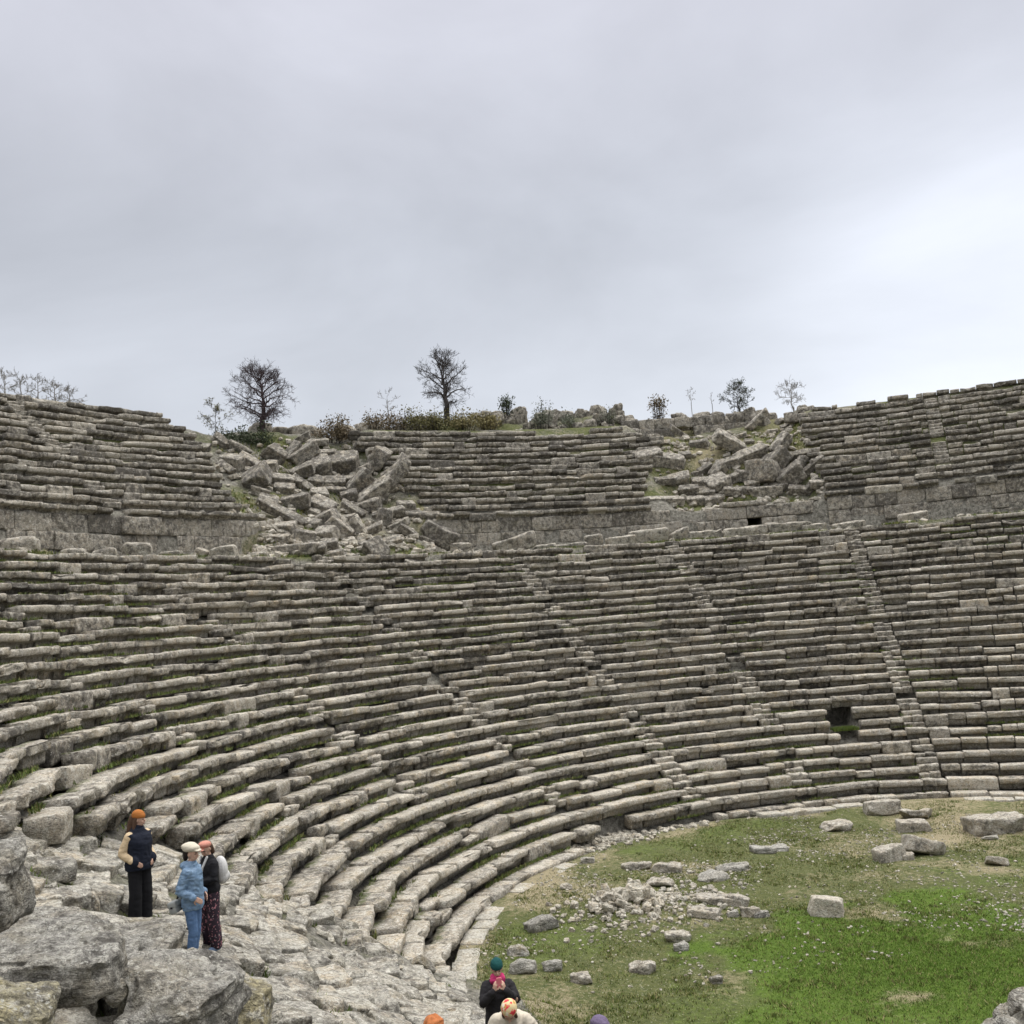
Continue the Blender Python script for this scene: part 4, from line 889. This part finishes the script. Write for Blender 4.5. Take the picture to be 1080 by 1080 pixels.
def hand(g, w, d, pn, curl=.6, side=1):
    """palm, four unequal bent fingers and a thumb leaving the side of the palm; d runs along the hand, pn out of the palm"""
    d = nrm(d); pn = np.array(pn, float); pn = nrm(pn-d*(pn@d)); s = np.cross(d, pn)*side; w = np.array(w, float)
    for o in (-.026, -.009, .009, .026): limb(g, [w+d*.01+s*o*.7, w+d*.085+s*o], [.015, .0125], 8)
    for o, L in ((-.029, .078), (-.010, .090), (.010, .084), (.028, .066)):
        b = w+d*.085+s*o; a1 = curl*.6; m = b+(d*math.cos(a1)+pn*math.sin(a1))*L*.45; a2 = curl*1.5
        m2 = m+(d*math.cos(a2)+pn*math.sin(a2))*L*.32; a3 = curl*2.1; e = m2+(d*math.cos(a3)+pn*math.sin(a3))*L*.23
        limb(g, [b, m, m2, e], [.0095, .0088, .0082, .0072], 8)
    t0 = w+d*.025-s*.026; t1 = t0+nrm(d*.7-s*.75+pn*.35)*.045; t2 = t1+nrm(d*.9-s*.2+pn*.5)*.036
    limb(g, [t0, t1, t2], [.0125, .011, .009], 8)
DEF = dict(shR=(.165, 0, 1.345), elR=(.225, -.03, 1.10), wrR=(.205, .07, .87), shL=(-.165, 0, 1.345), elL=(-.225, -.03, 1.10), wrL=(-.205, .07, .87),
           hipR=(.088, 0, .89), knR=(.10, .02, .48), anR=(.10, -.02, .08), hipL=(-.088, 0, .89), knL=(-.10, .02, .48), anL=(-.10, -.02, .08), hdR=(0, .2, -1), hdL=(0, .2, -1), pnR=(-1, .2, 0), pnL=(1, .2, 0), curl=.55)
def lean_fn(bend):
    c, s = math.cos(bend), math.sin(bend)
    def f(p):
        p = np.array(p, float); q = p-np.array([0, 0, .93]); w = float(np.clip((p[2]-.85)/.15, 0, 1)); a = bend*w; c, s = math.cos(a), math.sin(a)
        return np.array([q[0], q[1]*c+q[2]*s, -q[1]*s+q[2]*c])+np.array([0, 0, .93])
    return f
def warp(me, f):
    for v in me.vertices: v.co = f(v.co)
    me.update()
SHADES = {'skin': (.48, .30, .22)}
def make_person(P, face, label, pose, wear, bend=0.0, head=(0, 0), H=1.66, group=None):
    j = dict(DEF); j.update(pose)
    c = CAM-P; c[2] = 0; c /= np.linalg.norm(c); h = RT.copy(); h[2] = 0; h /= np.linalg.norm(h); a = math.radians(face); f = c*math.cos(a)+h*math.sin(a)
    root = obj('person', None, loc=tuple(P), rot=(0, 0, math.atan2(-f[0], f[1]))); root.scale = (H/1.70,)*3
    tag(root, label, 'person', group)
    LF = lean_fn(bend)
    def J(k): return np.array(j[k], float)
    # ---- body
    g = Geo()
    rings(g, [(.83, .10, .085, 0, 0), (.90, .158, .112, 0, -.01), (.98, .145, .105, 0, -.005), (1.08, .122, .092, 0, .005), (1.20, .142, .104, 0, .01), (1.30, .155, .102, 0, .0), (1.38, .135, .085, 0, -.01), (1.43, .07, .065, 0, -.012)])
    limb(g, [(0, -.012, 1.40), (0, .012, 1.50)], [.055, .050])
    hc = np.array([0, .022, 1.585]); hy, hp = math.radians(head[0]), math.radians(head[1])
    Rh = np.array(Matrix.Rotation(hy, 3, 'Z')@Matrix.Rotation(hp, 3, 'X')); piv = np.array([0, 0, 1.50])
    def HD(p): return Rh@(np.array(p, float)-piv)+piv
    gh = Geo(); ell(gh, (0, .012, 1.600), (.074, .092, .100)); ell(gh, (0, .040, 1.535), (.052, .060, .058)); limb(gh, [(0, .098, 1.592), (0, .117, 1.562)], [.009, .013], 8); ell(gh, (0, .098, 1.532), (.022, .012, .009), 10)
    for s in (-1, 1): ell(gh, (s*.074, .005, 1.578), (.012, .020, .032), 8); ell(gh, (s*.032, .076, 1.555), (.02, .02, .02), 8)
    gh.V = [np.array([HD(p) for p in V]) for V in gh.V]
    for V, (q, t) in zip(gh.V, [(0, 0)]*len(gh.V)): pass
    off = g.n; g.V += gh.V; g.Q += [q+off for q in gh.Q]; g.T += [t+off for t in gh.T]; g.n += gh.n
    for s in 'RL':
        limb(g, [J('sh'+s), J('el'+s), J('wr'+s)], [.047, .038, .027]); hand(g, J('wr'+s), j['hd'+s], j['pn'+s], j['curl'], 1 if s == 'R' else -1)
        kn, an = J('kn'+s), J('an'+s); mid = kn*.68+an*.32+np.array([0, -.018, 0])
        limb(g, [J('hip'+s), kn, mid, an], [.088, .056, .055, .036]); limb(g, [an+np.array([0, -.03, -.035]), an+np.array([0, .10, -.048]), an+np.array([0, .165, -.055])], [.036, .034, .025])
    me = fuse(g, 'body', .0075, 0, 2)
    co = np.empty(len(me.vertices)*3, np.float32); me.vertices.foreach_get('co', co); co = co.reshape(-1, 3)
    C = np.tile([.46, .29, .215, 1.0], (len(co), 1))
    for s in (-1, 1):
        e = HD((s*.031, .096, 1.592)); d = np.linalg.norm((co-e)*np.array([.8, .6, 1.6]), axis=1); C[d < .013] = (.03, .02, .018, 1)
        e = HD((s*.032, .100, 1.613)); d = np.linalg.norm((co-e)*np.array([.5, .6, 2.2]), axis=1); C[d < .011] = (.07, .045, .03, 1)
    e = HD((0, .108, 1.531)); d = np.linalg.norm((co-e)*np.array([.6, .6, 1.8]), axis=1); C[d < .014] = (.33, .10, .09, 1)
    at_ = me.attributes.new('tint', 'FLOAT_COLOR', 'POINT'); at_.data.foreach_set('color', C.astype(np.float32).ravel())
    if bend: warp(me, LF)
    obj('body', me, M_SKIN, root)
    # ---- clothes, hair and what is worn: (name, material, builder, wrinkle)
    for nm, mat, fn, wr, vox in wear(J, HD):
        g = Geo(); fn(g); me = fuse(g, nm, vox, wr, 3)
        if bend: warp(me, LF)
        obj(nm, me, mat, root)
    return root
def coat_torso(g, hem=.80, w=1.0, puff=0.0, collar=1.46):
    rings(g, [(hem, .185*w+puff, .145*w+puff, 0, 0), (hem+.08, .192*w+puff, .15*w+puff, 0, 0), (1.0, .178*w+puff, .14*w+puff, 0, .005), (1.12, .170*w+puff, .135*w+puff, 0, .01), (1.25, .185*w+puff, .14*w+puff, 0, .01), (1.34, .180*w+puff*.6, .125*w+puff*.6, 0, 0), (1.40, .13*w, .10*w, 0, -.008), (collar, .075, .075, 0, -.005)])
def sleeve(g, J, s, r=(.072, .060, .048), to=.96):
    e, w = J('el'+s), J('wr'+s); sg = 1 if s == 'R' else -1; limb(g, [J('sh'+s)+np.array([-.008*sg, 0, -.004]), e, e+(w-e)*to], r)
def trousers(g, J, r=(.105, .085, .085, .075), top=.98, end=.03):
    rings(g, [(.84, .13, .11, 0, 0), (.90, .172, .128, 0, -.008), (top, .155, .118, 0, -.004), (top+.03, .13, .1, 0, 0)])
    for s in 'RL':
        k, a = J('kn'+s), J('an'+s); limb(g, [J('hip'+s), k, k*.5+a*.5, a+np.array([0, 0, end])], r)
def shoes(g, J):
    for s in 'RL': a = J('an'+s); limb(g, [a+np.array([0, -.035, -.032]), a+np.array([0, .10, -.045]), a+np.array([0, .175, -.052])], [.046, .045, .033])
def beanie(HD, puff=1.0, fold=True):
    def f(g):
        k = Geo(); rings(k, [(1.610, .086*puff, .104*puff, 0, .008), (1.640, .090*puff, .108*puff, 0, .006), (1.665, .086*puff, .103*puff, 0, .004), (1.70, .072*puff, .085*puff, 0, 0), (1.725, .045, .052, 0, -.004), (1.735, .015, .02, 0, -.006)])
        k.V = [np.array([HD(p) for p in V]) for V in k.V]; g.V += [v for v in k.V]; g.Q += [q+g.n for q in k.Q]; g.T += [t+g.n for t in k.T]; g.n += k.n
    return f
def blob(HD, items):
    def f(g):
        for kind, a, b in items:
            if kind == 'e': ell(g, HD(a), b)
            else: limb(g, [HD(p) for p in a], b)
    return f
C_ = lambda n, c, c2=None, sc=60., r=.9: flat_mat(n, c, c2, sc, r, .25)
M_NAVY = C_('navy_quilt', (.010, .013, .024)); M_BLACK = C_('black_cloth', (.011, .011, .013)); M_CREAM = C_('cream_fleece', (.60, .47, .30), (.48, .36, .22)); M_ORANGE = C_('rust_knit', (.40, .15, .035), (.25, .085, .02), 150)
M_HAIR = C_('brown_hair', (.10, .055, .035), (.05, .03, .02), 90); M_DHAIR = C_('dark_hair', (.02, .014, .012)); M_BLUE = C_('blue_shell', (.17, .25, .345), (.095, .16, .25), 16, .45); M_DENIM = C_('denim', (.06, .115, .22), (.10, .17, .30), 24)
M_CAP = C_('cream_knit', (.56, .51, .41), (.42, .38, .30), 120); M_BAG = C_('grey_leather', (.20, .21, .20), (.28, .29, .28), 8, .5); M_WHITE = C_('white_cloth', (.62, .61, .59)); M_PINKCAP = C_('salmon_cap', (.52, .25, .19), (.40, .16, .12)); M_RED = C_('red_case', (.5, .03, .03), None, 20, .4)
M_SHOE = C_('blue_grey_shoe', (.16, .22, .32)); M_GREEN = C_('dark_teal_knit', (.008, .07, .065), (.005, .04, .04), 140); M_PINK = C_('pink_scarf', (.50, .04, .15), (.30, .02, .08), 30); M_DARKJ = C_('charcoal_jacket', (.022, .02, .022)); M_COAT = C_('oat_coat', (.52, .47, .38), (.44, .39, .31), 40)
M_GREYW = C_('grey_wool', (.13, .13, .135)); M_OHAIR = C_('copper_hair', (.42, .15, .05), (.28, .09, .03), 60); M_PURP = C_('violet_knit', (.16, .125, .20), (.08, .06, .10), 90); M_PHONE = C_('pink_phone_case', (.75, .22, .25), None, 20, .4)
def pattern_mat(name, base, spots, sc, thr=.5):
    m = NT(name); v = m.coord(); c = base
    for k, (col, t) in enumerate(spots):
        vv = m.n('ShaderNodeVectorMath', operation='ADD'); m.l(v, vv.inputs[0]); vv.inputs[1].default_value = (k*7.3, k*3.1, k)
        f = m.noise(vv.outputs[0], sc*(1-.12*k), 2, .5); c = m.mix(m.rng(f, t, t+.03), c, col)
    m.base(c); return m.m
M_FLORAL = pattern_mat('floral_cloth', (.03, .02, .028), [((.34, .15, .17), .60), ((.42, .36, .36), .66)], 26)
M_SCARF = pattern_mat('floral_headscarf', (.60, .48, .26), [((.60, .05, .06), .54), ((.70, .62, .48), .60), ((.45, .25, .06), .63)], 16)
POCKET = dict(elR=(.238, -.09, 1.09), wrR=(.185, .10, .985), hdR=(-.5, .6, -.5), pnR=(-.5, -.8, 0), elL=(-.238, -.09, 1.09), wrL=(-.185, .10, .985), hdL=(.5, .6, -.5), pnL=(.5, -.8, 0), curl=.3)
def foot_at(u, v, D): 
    P = at(u, v, D); P[2] = gz(P[0], P[1]) ; return P
def stand(u, v):
    """the spot on the slope seen at the pixel, lifted on to the slab that lies there"""
    P, D = march(u, v); dg = bpy.context.evaluated_depsgraph_get(); zs = []
    for dx, dy in ((0, 0), (.12, .05), (-.12, -.05), (.05, -.12), (-.05, .12)):
        h = scene.ray_cast(dg, Vector((P[0]+dx, P[1]+dy, P[2]+1.2)), Vector((0, 0, -1)))
        if h[0]: zs.append(h[1].z)
    if zs: P[2] = sorted(zs)[len(zs)//2] - .01
    return P, D
def wearA(J, HD): return [
    ('trousers', M_BLACK, lambda g: trousers(g, J, (.108, .098, .102, .105), .99, -.02), .010, .013), ('shoes', M_BLACK, lambda g: shoes(g, J), 0, .012),
    ('sleeves', M_CREAM, lambda g: (sleeve(g, J, 'R', (.080, .072, .058)), sleeve(g, J, 'L', (.080, .072, .058))), .018, .012),
    ('vest', M_NAVY, lambda g: (coat_torso(g, .83, 1.10, .02, 1.50), ell(g, (0, -.01, 1.46), (.085, .09, .06)), ell(g, (.155, 0, 1.355), (.075, .085, .055)), ell(g, (-.155, 0, 1.355), (.075, .085, .055)), ell(g, (.16, .10, .97), (.07, .08, .09)), ell(g, (-.16, .10, .97), (.07, .08, .09))), .022, .013),
    ('hair', M_HAIR, blob(HD, [('l', [(0, -.07, 1.60), (0, -.10, 1.50), (.02, -.12, 1.40)], [.07, .065, .045]), ('l', [(.07, -.01, 1.60), (.075, -.03, 1.48), (.085, -.02, 1.40)], [.03, .032, .02]), ('l', [(-.07, -.01, 1.60), (-.075, -.03, 1.48), (-.085, -.02, 1.40)], [.03, .032, .02])]), .012, .012),
    ('beanie', M_ORANGE, beanie(HD, 1.0), .010, .009)]
def wearB(J, HD): return [
    ('jeans', M_DENIM, lambda g: trousers(g, J, (.100, .070, .066, .052), .99, .0), .012, .012), ('shoes', M_DARKJ, lambda g: shoes(g, J), 0, .012),
    ('jacket', M_BLUE, lambda g: (coat_torso(g, .80, 1.0, .004, 1.48), sleeve(g, J, 'R', (.076, .066, .052)), sleeve(g, J, 'L', (.076, .066, .052)), ell(g, (0, -.09, 1.42), (.105, .07, .06))), .036, .012),
    ('hair', M_DHAIR, blob(HD, [('e', (0, -.03, 1.60), (.080, .080, .085)), ('l', [(0, -.085, 1.58), (0, -.09, 1.50)], [.05, .035])]), .006, .012),
    ('cap', M_CAP, blob(HD, [('e', (0, -.01, 1.665), (.115, .135, .062)), ('e', (0, -.04, 1.685), (.11, .12, .06)), ('e', (0, .105, 1.640), (.07, .055, .014))]), .012, .011),
    ('strap', M_DARKJ, lambda g: limb(g, [(.10, -.19, .95), (.02, -.165, 1.18), (-.10, -.10, 1.44), (-.16, 0, 1.42)], [.016, .016, .016, .016], 8), 0, .009)]
def wearC(J, HD): return [
    ('trousers', M_FLORAL, lambda g: trousers(g, J, (.110, .098, .102, .095), .99), .012, .013), ('shoes', M_SHOE, lambda g: shoes(g, J), 0, .012),
    ('jacket', M_BLACK, lambda g: (coat_torso(g, .90, 1.0, .01, 1.47), sleeve(g, J, 'R'), sleeve(g, J, 'L')), .016, .013),
    ('jacket_trim', M_WHITE, lambda g: (limb(g, [(.08, .075, 1.45), (.06, .15, 1.30), (.02, .165, 1.12)], [.022, .020, .016], 8), limb(g, [(-.08, .075, 1.45), (-.06, .15, 1.30), (-.02, .165, 1.12)], [.022, .020, .016], 8)), 0, .010),
    ('hair', M_HAIR, blob(HD, [('e', (0, -.03, 1.60), (.082, .082, .09)), ('l', [(0, -.08, 1.56), (0, -.09, 1.45)], [.055, .045])]), .006, .012),
    ('cap', M_PINKCAP, blob(HD, [('e', (0, .005, 1.655), (.092, .110, .062)), ('e', (0, .125, 1.640), (.062, .06, .012))]), .004, .010)]
def wearD(J, HD): return [
    ('trousers', M_BLACK, lambda g: trousers(g, J), .010, .013), ('shoes', M_BLACK, lambda g: shoes(g, J), 0, .012),
    ('jacket', M_DARKJ, lambda g: (coat_torso(g, .78, 1.05, .014, 1.46), sleeve(g, J, 'R', (.082, .070, .052)), sleeve(g, J, 'L', (.082, .070, .052))), .024, .013),
    ('scarf', M_PINK, lambda g: (ell(g, (0, .01, 1.465), (.105, .105, .06)), ell(g, (.05, .07, 1.43), (.07, .05, .06)), ell(g, (-.06, .06, 1.44), (.06, .05, .055))), .02, .012),
    ('hair', M_DHAIR, blob(HD, [('e', (0, -.03, 1.59), (.080, .080, .09))]), .006, .012),
    ('beanie', M_GREEN, beanie(HD, 1.02), .010, .009)]
def wearE(J, HD): return [
    ('trousers', M_BLACK, lambda g: trousers(g, J), .010, .013), ('shoes', M_BLACK, lambda g: shoes(g, J), 0, .012),
    ('coat', M_COAT, lambda g: (coat_torso(g, .72, 1.14, .03, 1.47), sleeve(g, J, 'R', (.095, .078, .060)), sleeve(g, J, 'L', (.095, .078, .060))), .024, .013),
    ('hair', M_HAIR, blob(HD, [('l', [(.06, .05, 1.60), (.07, .05, 1.50)], [.025, .02]), ('l', [(-.06, .05, 1.60), (-.07, .05, 1.50)], [.025, .02])]), .006, .010),
    ('headscarf', M_SCARF, blob(HD, [('e', (0, -.008, 1.625), (.092, .100, .098)), ('e', (0, -.05, 1.56), (.085, .07, .09)), ('l', [(0, -.09, 1.53), (0, -.12, 1.46)], [.035, .02])]), .008, .010)]
def wearF(J, HD): return [
    ('trousers', M_BLACK, lambda g: trousers(g, J), .010, .013), ('shoes', M_BLACK, lambda g: shoes(g, J), 0, .012),
    ('coat', M_GREYW, lambda g: (coat_torso(g, .74, 1.08, .02, 1.50), sleeve(g, J, 'R', (.085, .07, .055)), sleeve(g, J, 'L', (.085, .07, .055)), ell(g, (.085, -.07, 1.54), (.085, .09, .10))), .02, .013),
    ('hair', M_OHAIR, blob(HD, [('e', (0, -.015, 1.622), (.083, .098, .093)), ('e', (0, -.05, 1.55), (.08, .06, .09)), ('l', [(.0, .03, 1.70), (.07, .02, 1.66), (.088, -.01, 1.58)], [.022, .03, .02]), ('l', [(.0, .03, 1.70), (-.07, .02, 1.66), (-.088, -.01, 1.58)], [.022, .03, .02]), ('l', [(0, -.05, 1.70), (.02, -.1, 1.66), (.01, -.115, 1.58)], [.03, .03, .025])]), .03, .008)]
def wearG(J, HD): return [
    ('trousers', M_BLACK, lambda g: trousers(g, J), .010, .013), ('shoes', M_BLACK, lambda g: shoes(g, J), 0, .012),
    ('coat', M_GREYW, lambda g: (coat_torso(g, .74, 1.08, .02, 1.47), sleeve(g, J, 'R', (.085, .07, .055)), sleeve(g, J, 'L', (.085, .07, .055))), .02, .013),
    ('hair', M_DHAIR, blob(HD, [('e', (0, -.03, 1.59), (.080, .080, .09))]), .006, .012),
    ('knitted_hat', M_PURP, beanie(HD, 1.08), .022, .008)]
PA, DA = stand(149, 975); make_person(PA, 48, 'person in rust orange beanie, navy vest and cream sleeves with hands in pockets', POCKET, wearA, head=(32, -4), H=1.67*DA/15.7)
PB, DB = stand(206, 1018); rootB = make_person(PB, 82, 'person in blue jacket, jeans and cream cap standing with a grey bag', dict(POCKET, knR=(.085, .03, .48), anR=(.075, -.04, .08), knL=(-.085, .0, .48), anL=(-.07, -.06, .08)), wearB, head=(-8, -6), H=1.66*DB/14.7)
PC, DC = stand(224, 1008)
rootC = make_person(PC, -48, 'person in black jacket, salmon cap and dark floral trousers holding a red phone', dict(elR=(.235, .05, 1.12), wrR=(.06, .22, 1.10), elL=(-.235, .05, 1.12), wrL=(-.06, .22, 1.08), hdR=(-.6, .4, .25), hdL=(.6, .4, .25), pnR=(-.1, -1, .2), pnL=(.1, -1, .2), curl=.8), wearC, head=(18, -26), H=1.60*DC/15.2)
def attach(name, label, cat, root, P0, build, mat, parts=()):
    """a carried thing placed in the same frame as its bearer"""
    g = Geo(); build(g); o = obj(name, fuse(g, name, .007, 0, 1), mat); o.location = root.location; o.rotation_euler = root.rotation_euler; o.scale = root.scale; tag(o, label, cat)
    for nm, m2, fn in parts:
        g = Geo(); fn(g); obj(nm, fuse(g, nm, .006, 0, 1), m2, o)
    return o
def boxy(g, c, d, e=.012, rot=0.0):
    c = np.array(c, float); P, Q = cube_topo(4); r = (np.abs(P)**10).sum(1)**.1; V = P/r[:, None]*np.array(d)/2
    if rot: V = V@np.array(Matrix.Rotation(rot, 3, 'X')).T
    g.add(V+c, Q, np.zeros((0, 3), int))
attach('shoulder_bag', 'grey leather shoulder bag hanging at the back of the person in blue jacket', 'bag', rootB, None, lambda g: boxy(g, (.12, -.215, .86), (.22, .12, .17), rot=.25), M_BAG, [('flap', M_BAG, lambda g: boxy(g, (.12, -.222, .905), (.235, .135, .09), rot=.25)), ('clasp', M_DARKJ, lambda g: boxy(g, (.235, -.22, .87), (.014, .035, .03)))])
attach('backpack', 'white backpack worn by the person in black jacket', 'backpack', rootC, None, lambda g: (ell(g, (-.03, -.20, 1.20), (.135, .10, .21)), ell(g, (-.03, -.215, 1.10), (.125, .10, .13))), M_WHITE, [('pocket', M_WHITE, lambda g: ell(g, (-.03, -.30, 1.09), (.09, .035, .085)))])
attach('phone', 'red cased phone held in both hands by the person in black jacket', 'phone', rootC, None, lambda g: boxy(g, (0, .285, 1.13), (.078, .016, .155), rot=-.4), M_RED)
attach('pouch', 'dark blue pouch hanging in front of the person in floral trousers', 'pouch', rootC, None, lambda g: (boxy(g, (.03, .20, .95), (.17, .09, .15)), limb(g, [(.03, .19, 1.02), (.03, .215, 1.10)], [.012, .010], 8)), C_('dark_blue_pouch', (.03, .045, .07)))
# people lower down the slope, cut off by the bottom of the view
def stand_head(u, v, hgt, lo=7.0, hi=24.0):
    """distance at which somebody of this height, standing on the slope, has the top of the head at the pixel"""
    for D in np.arange(lo, hi, .05):
        P = at(u, v, D)
        if P[2]-gz(P[0], P[1]) < hgt: P[2] = gz(P[0], P[1]); return P, D
    P[2] = gz(P[0], P[1]); return P, D
PD, DD = stand_head(523, 1011, 1.70)
rootD = make_person(PD, 4, 'person in dark green beanie and pink scarf raising a phone with both hands', dict(elR=(.235, .14, 1.17), wrR=(.075, .27, 1.36), elL=(-.235, .14, 1.17), wrL=(-.075, .27, 1.36), hdR=(-.25, .12, 1), hdL=(.25, .12, 1), pnR=(-.7, -.6, 0), pnL=(.7, -.6, 0), curl=.75), wearD, head=(0, -14), H=1.68)
attach('phone', 'pink cased phone held up by the person in dark green beanie', 'phone', rootD, None, lambda g: boxy(g, (0, .295, 1.47), (.082, .014, .16), rot=-.15), M_PHONE)
PE, DE = stand_head(540, 1054, 1.46)
make_person(PE, -6, 'person in cream coat and floral headscarf bending forward with the head down', dict(elR=(.30, .06, 1.10), wrR=(.14, .26, 1.02), elL=(-.30, .06, 1.10), wrL=(-.14, .26, 1.02), hdR=(-.6, .5, -.2), hdL=(.6, .5, -.2), pnR=(-.2, -1, 0), pnL=(.2, -1, 0)), wearE, bend=math.radians(32), head=(0, -24), H=1.72)
PF, DF = stand_head(456, 1067, 1.66); make_person(PF, 150, 'person with copper hair and grey collar cut off by the bottom edge', {}, wearF, head=(0, 0), H=1.60)
PG, DG = stand_head(630, 1070, 1.74); make_person(PG, 40, 'person in violet knitted hat cut off by the bottom edge', {}, wearG, head=(0, -10), H=1.70)
print('people', DA, DB, DC, DD, DE, DF, DG)
# ------------------------------------------------------------------ labels that would be shared are told apart by their order across the view
def tell_apart():
    by = {}
    for o in bpy.data.objects:
        if o.parent is None and 'label' in o and o.get('kind') is None and not o.name.startswith('rubble_stone'): by.setdefault(o['label'], []).append(o)
    def uv(o):
        q = np.array(o.matrix_world.translation)-CAM; D = q@FWD; return CX+FPX*(q@RT)/D, CX-FPX*(q@UP)/D
    W = {1: [''], 2: ['left', 'right'], 3: ['leftmost', 'middle', 'rightmost'], 4: ['leftmost', 'second from left', 'second from right', 'rightmost'], 5: ['leftmost', 'second from left', 'middle', 'second from right', 'rightmost']}
    for lab, os_ in by.items():
        n = len(os_)
        if n < 2 or n > 15: continue
        k = 1 if n <= 5 else 2 if n <= 10 else 3; os_.sort(key=lambda o: uv(o)[1]); V = {1: [''], 2: ['upper', 'lower'], 3: ['upper', 'central', 'lower']}[k]
        for c, part in enumerate(np.array_split(np.arange(n), k)):
            grp = sorted((os_[i] for i in part), key=lambda o: uv(o)[0])
            for w, o in zip(W[len(grp)], grp):
                t = ' '.join(f"{w} {V[c]} {lab}".split())
                if len(t.split()) > 16: t = t.replace('second from left', 'near-left').replace('second from right', 'near-right')
                if len(t.split()) <= 16: o['label'] = t
bpy.context.view_layer.update(); tell_apart()
# ------------------------------------------------------------------ world, sun
SUN_EL, SUN_AZ = 58.0, 30.0      # azimuth clockwise from +y
def build_world():
    w = bpy.data.worlds.new('World'); scene.world = w; w.use_nodes = True; t = w.node_tree; t.nodes.clear()
    N = t.nodes.new; L = t.links.new
    out = N('ShaderNodeOutputWorld'); bg = N('ShaderNodeBackground'); L(bg.outputs[0], out.inputs[0])
    sky = N('ShaderNodeTexSky'); sky.sky_type = 'NISHITA'; sky.sun_disc = False; sky.sun_elevation = math.radians(SUN_EL); sky.sun_rotation = math.radians(SUN_AZ)
    bg.inputs[1].default_value = .1
    tc = N('ShaderNodeTexCoord'); sp = N('ShaderNodeSeparateXYZ'); L(tc.outputs['Generated'], sp.inputs[0])
    mp = N('ShaderNodeMapping'); mp.inputs['Scale'].default_value = (1, 1, 2.2); L(tc.outputs['Generated'], mp.inputs[0])
    n1 = N('ShaderNodeTexNoise'); n1.inputs['Scale'].default_value = 2.3; n1.inputs['Detail'].default_value = 7; n1.inputs['Roughness'].default_value = .52; n1.inputs['Distortion'].default_value = .3; L(mp.outputs[0], n1.inputs['Vector'])
    r = N('ShaderNodeValToRGB'); L(sp.outputs[2], r.inputs[0]); cr = r.color_ramp
    stops = [(0.0, (7.0, 7.3, 7.8)), (.10, (6.7, 7.0, 7.5)), (.20, (5.45, 5.7, 6.2)), (.36, (4.9, 5.1, 5.6)), (.57, (5.5, 5.55, 6.15)), (.74, (17, 17, 17.5)), (1, (32, 32, 32.4))]
    cr.elements[0].position = 0; cr.elements[1].position = 1
    for q in stops[1:-1]: cr.elements.new(q[0])
    for e, q in zip(cr.elements, stops): e.position = q[0]; e.color = (*q[1], 1)
    mr = N('ShaderNodeMapRange'); L(n1.outputs['Fac'], mr.inputs[0]); mr.inputs[1].default_value = .3; mr.inputs[2].default_value = .7; mr.inputs[3].default_value = .85; mr.inputs[4].default_value = 1.15
    m1 = N('ShaderNodeVectorMath'); m1.operation = 'SCALE'; L(r.outputs[0], m1.inputs[0]); L(mr.outputs[0], m1.inputs['Scale'])
    # brighter cloud low towards the sun's side
    dt = N('ShaderNodeVectorMath'); dt.operation = 'DOT_PRODUCT'; L(tc.outputs['Generated'], dt.inputs[0]); a = math.radians(3.0)
    dt.inputs[1].default_value = (math.sin(a)*.985, math.cos(a)*.985, .17)
    gl = N('ShaderNodeMapRange'); L(dt.outputs['Value'], gl.inputs[0]); gl.inputs[1].default_value = .945; gl.inputs[2].default_value = 1.0; gl.inputs[3].default_value = 1.0; gl.inputs[4].default_value = 1.36; gl.interpolation_type = 'SMOOTHSTEP'
    m2 = N('ShaderNodeVectorMath'); m2.operation = 'SCALE'; L(m1.outputs[0], m2.inputs[0]); L(gl.outputs[0], m2.inputs['Scale'])
    mx = N('ShaderNodeMix'); mx.data_type = 'RGBA'; mx.inputs[0].default_value = .93; L(sky.outputs[0], mx.inputs[6]); L(m2.outputs[0], mx.inputs[7]); L(mx.outputs[2], bg.inputs[0])
build_world()
sl = bpy.data.lights.new('sun', 'SUN'); sl.energy = 1.5; sl.angle = math.radians(25); sl.color = (1, .965, .91)
so = bpy.data.objects.new('sun', sl); COL.objects.link(so)
_e, _a = math.radians(SUN_EL), math.radians(SUN_AZ)
so.rotation_euler = Vector((math.sin(_a)*math.cos(_e), math.cos(_a)*math.cos(_e), math.sin(_e))).to_track_quat('Z', 'Y').to_euler()
so.location = (0, 0, 60)
vs = scene.view_settings; vs.view_transform = 'Standard'; vs.look = 'None'; vs.exposure = .36; vs.gamma = 1
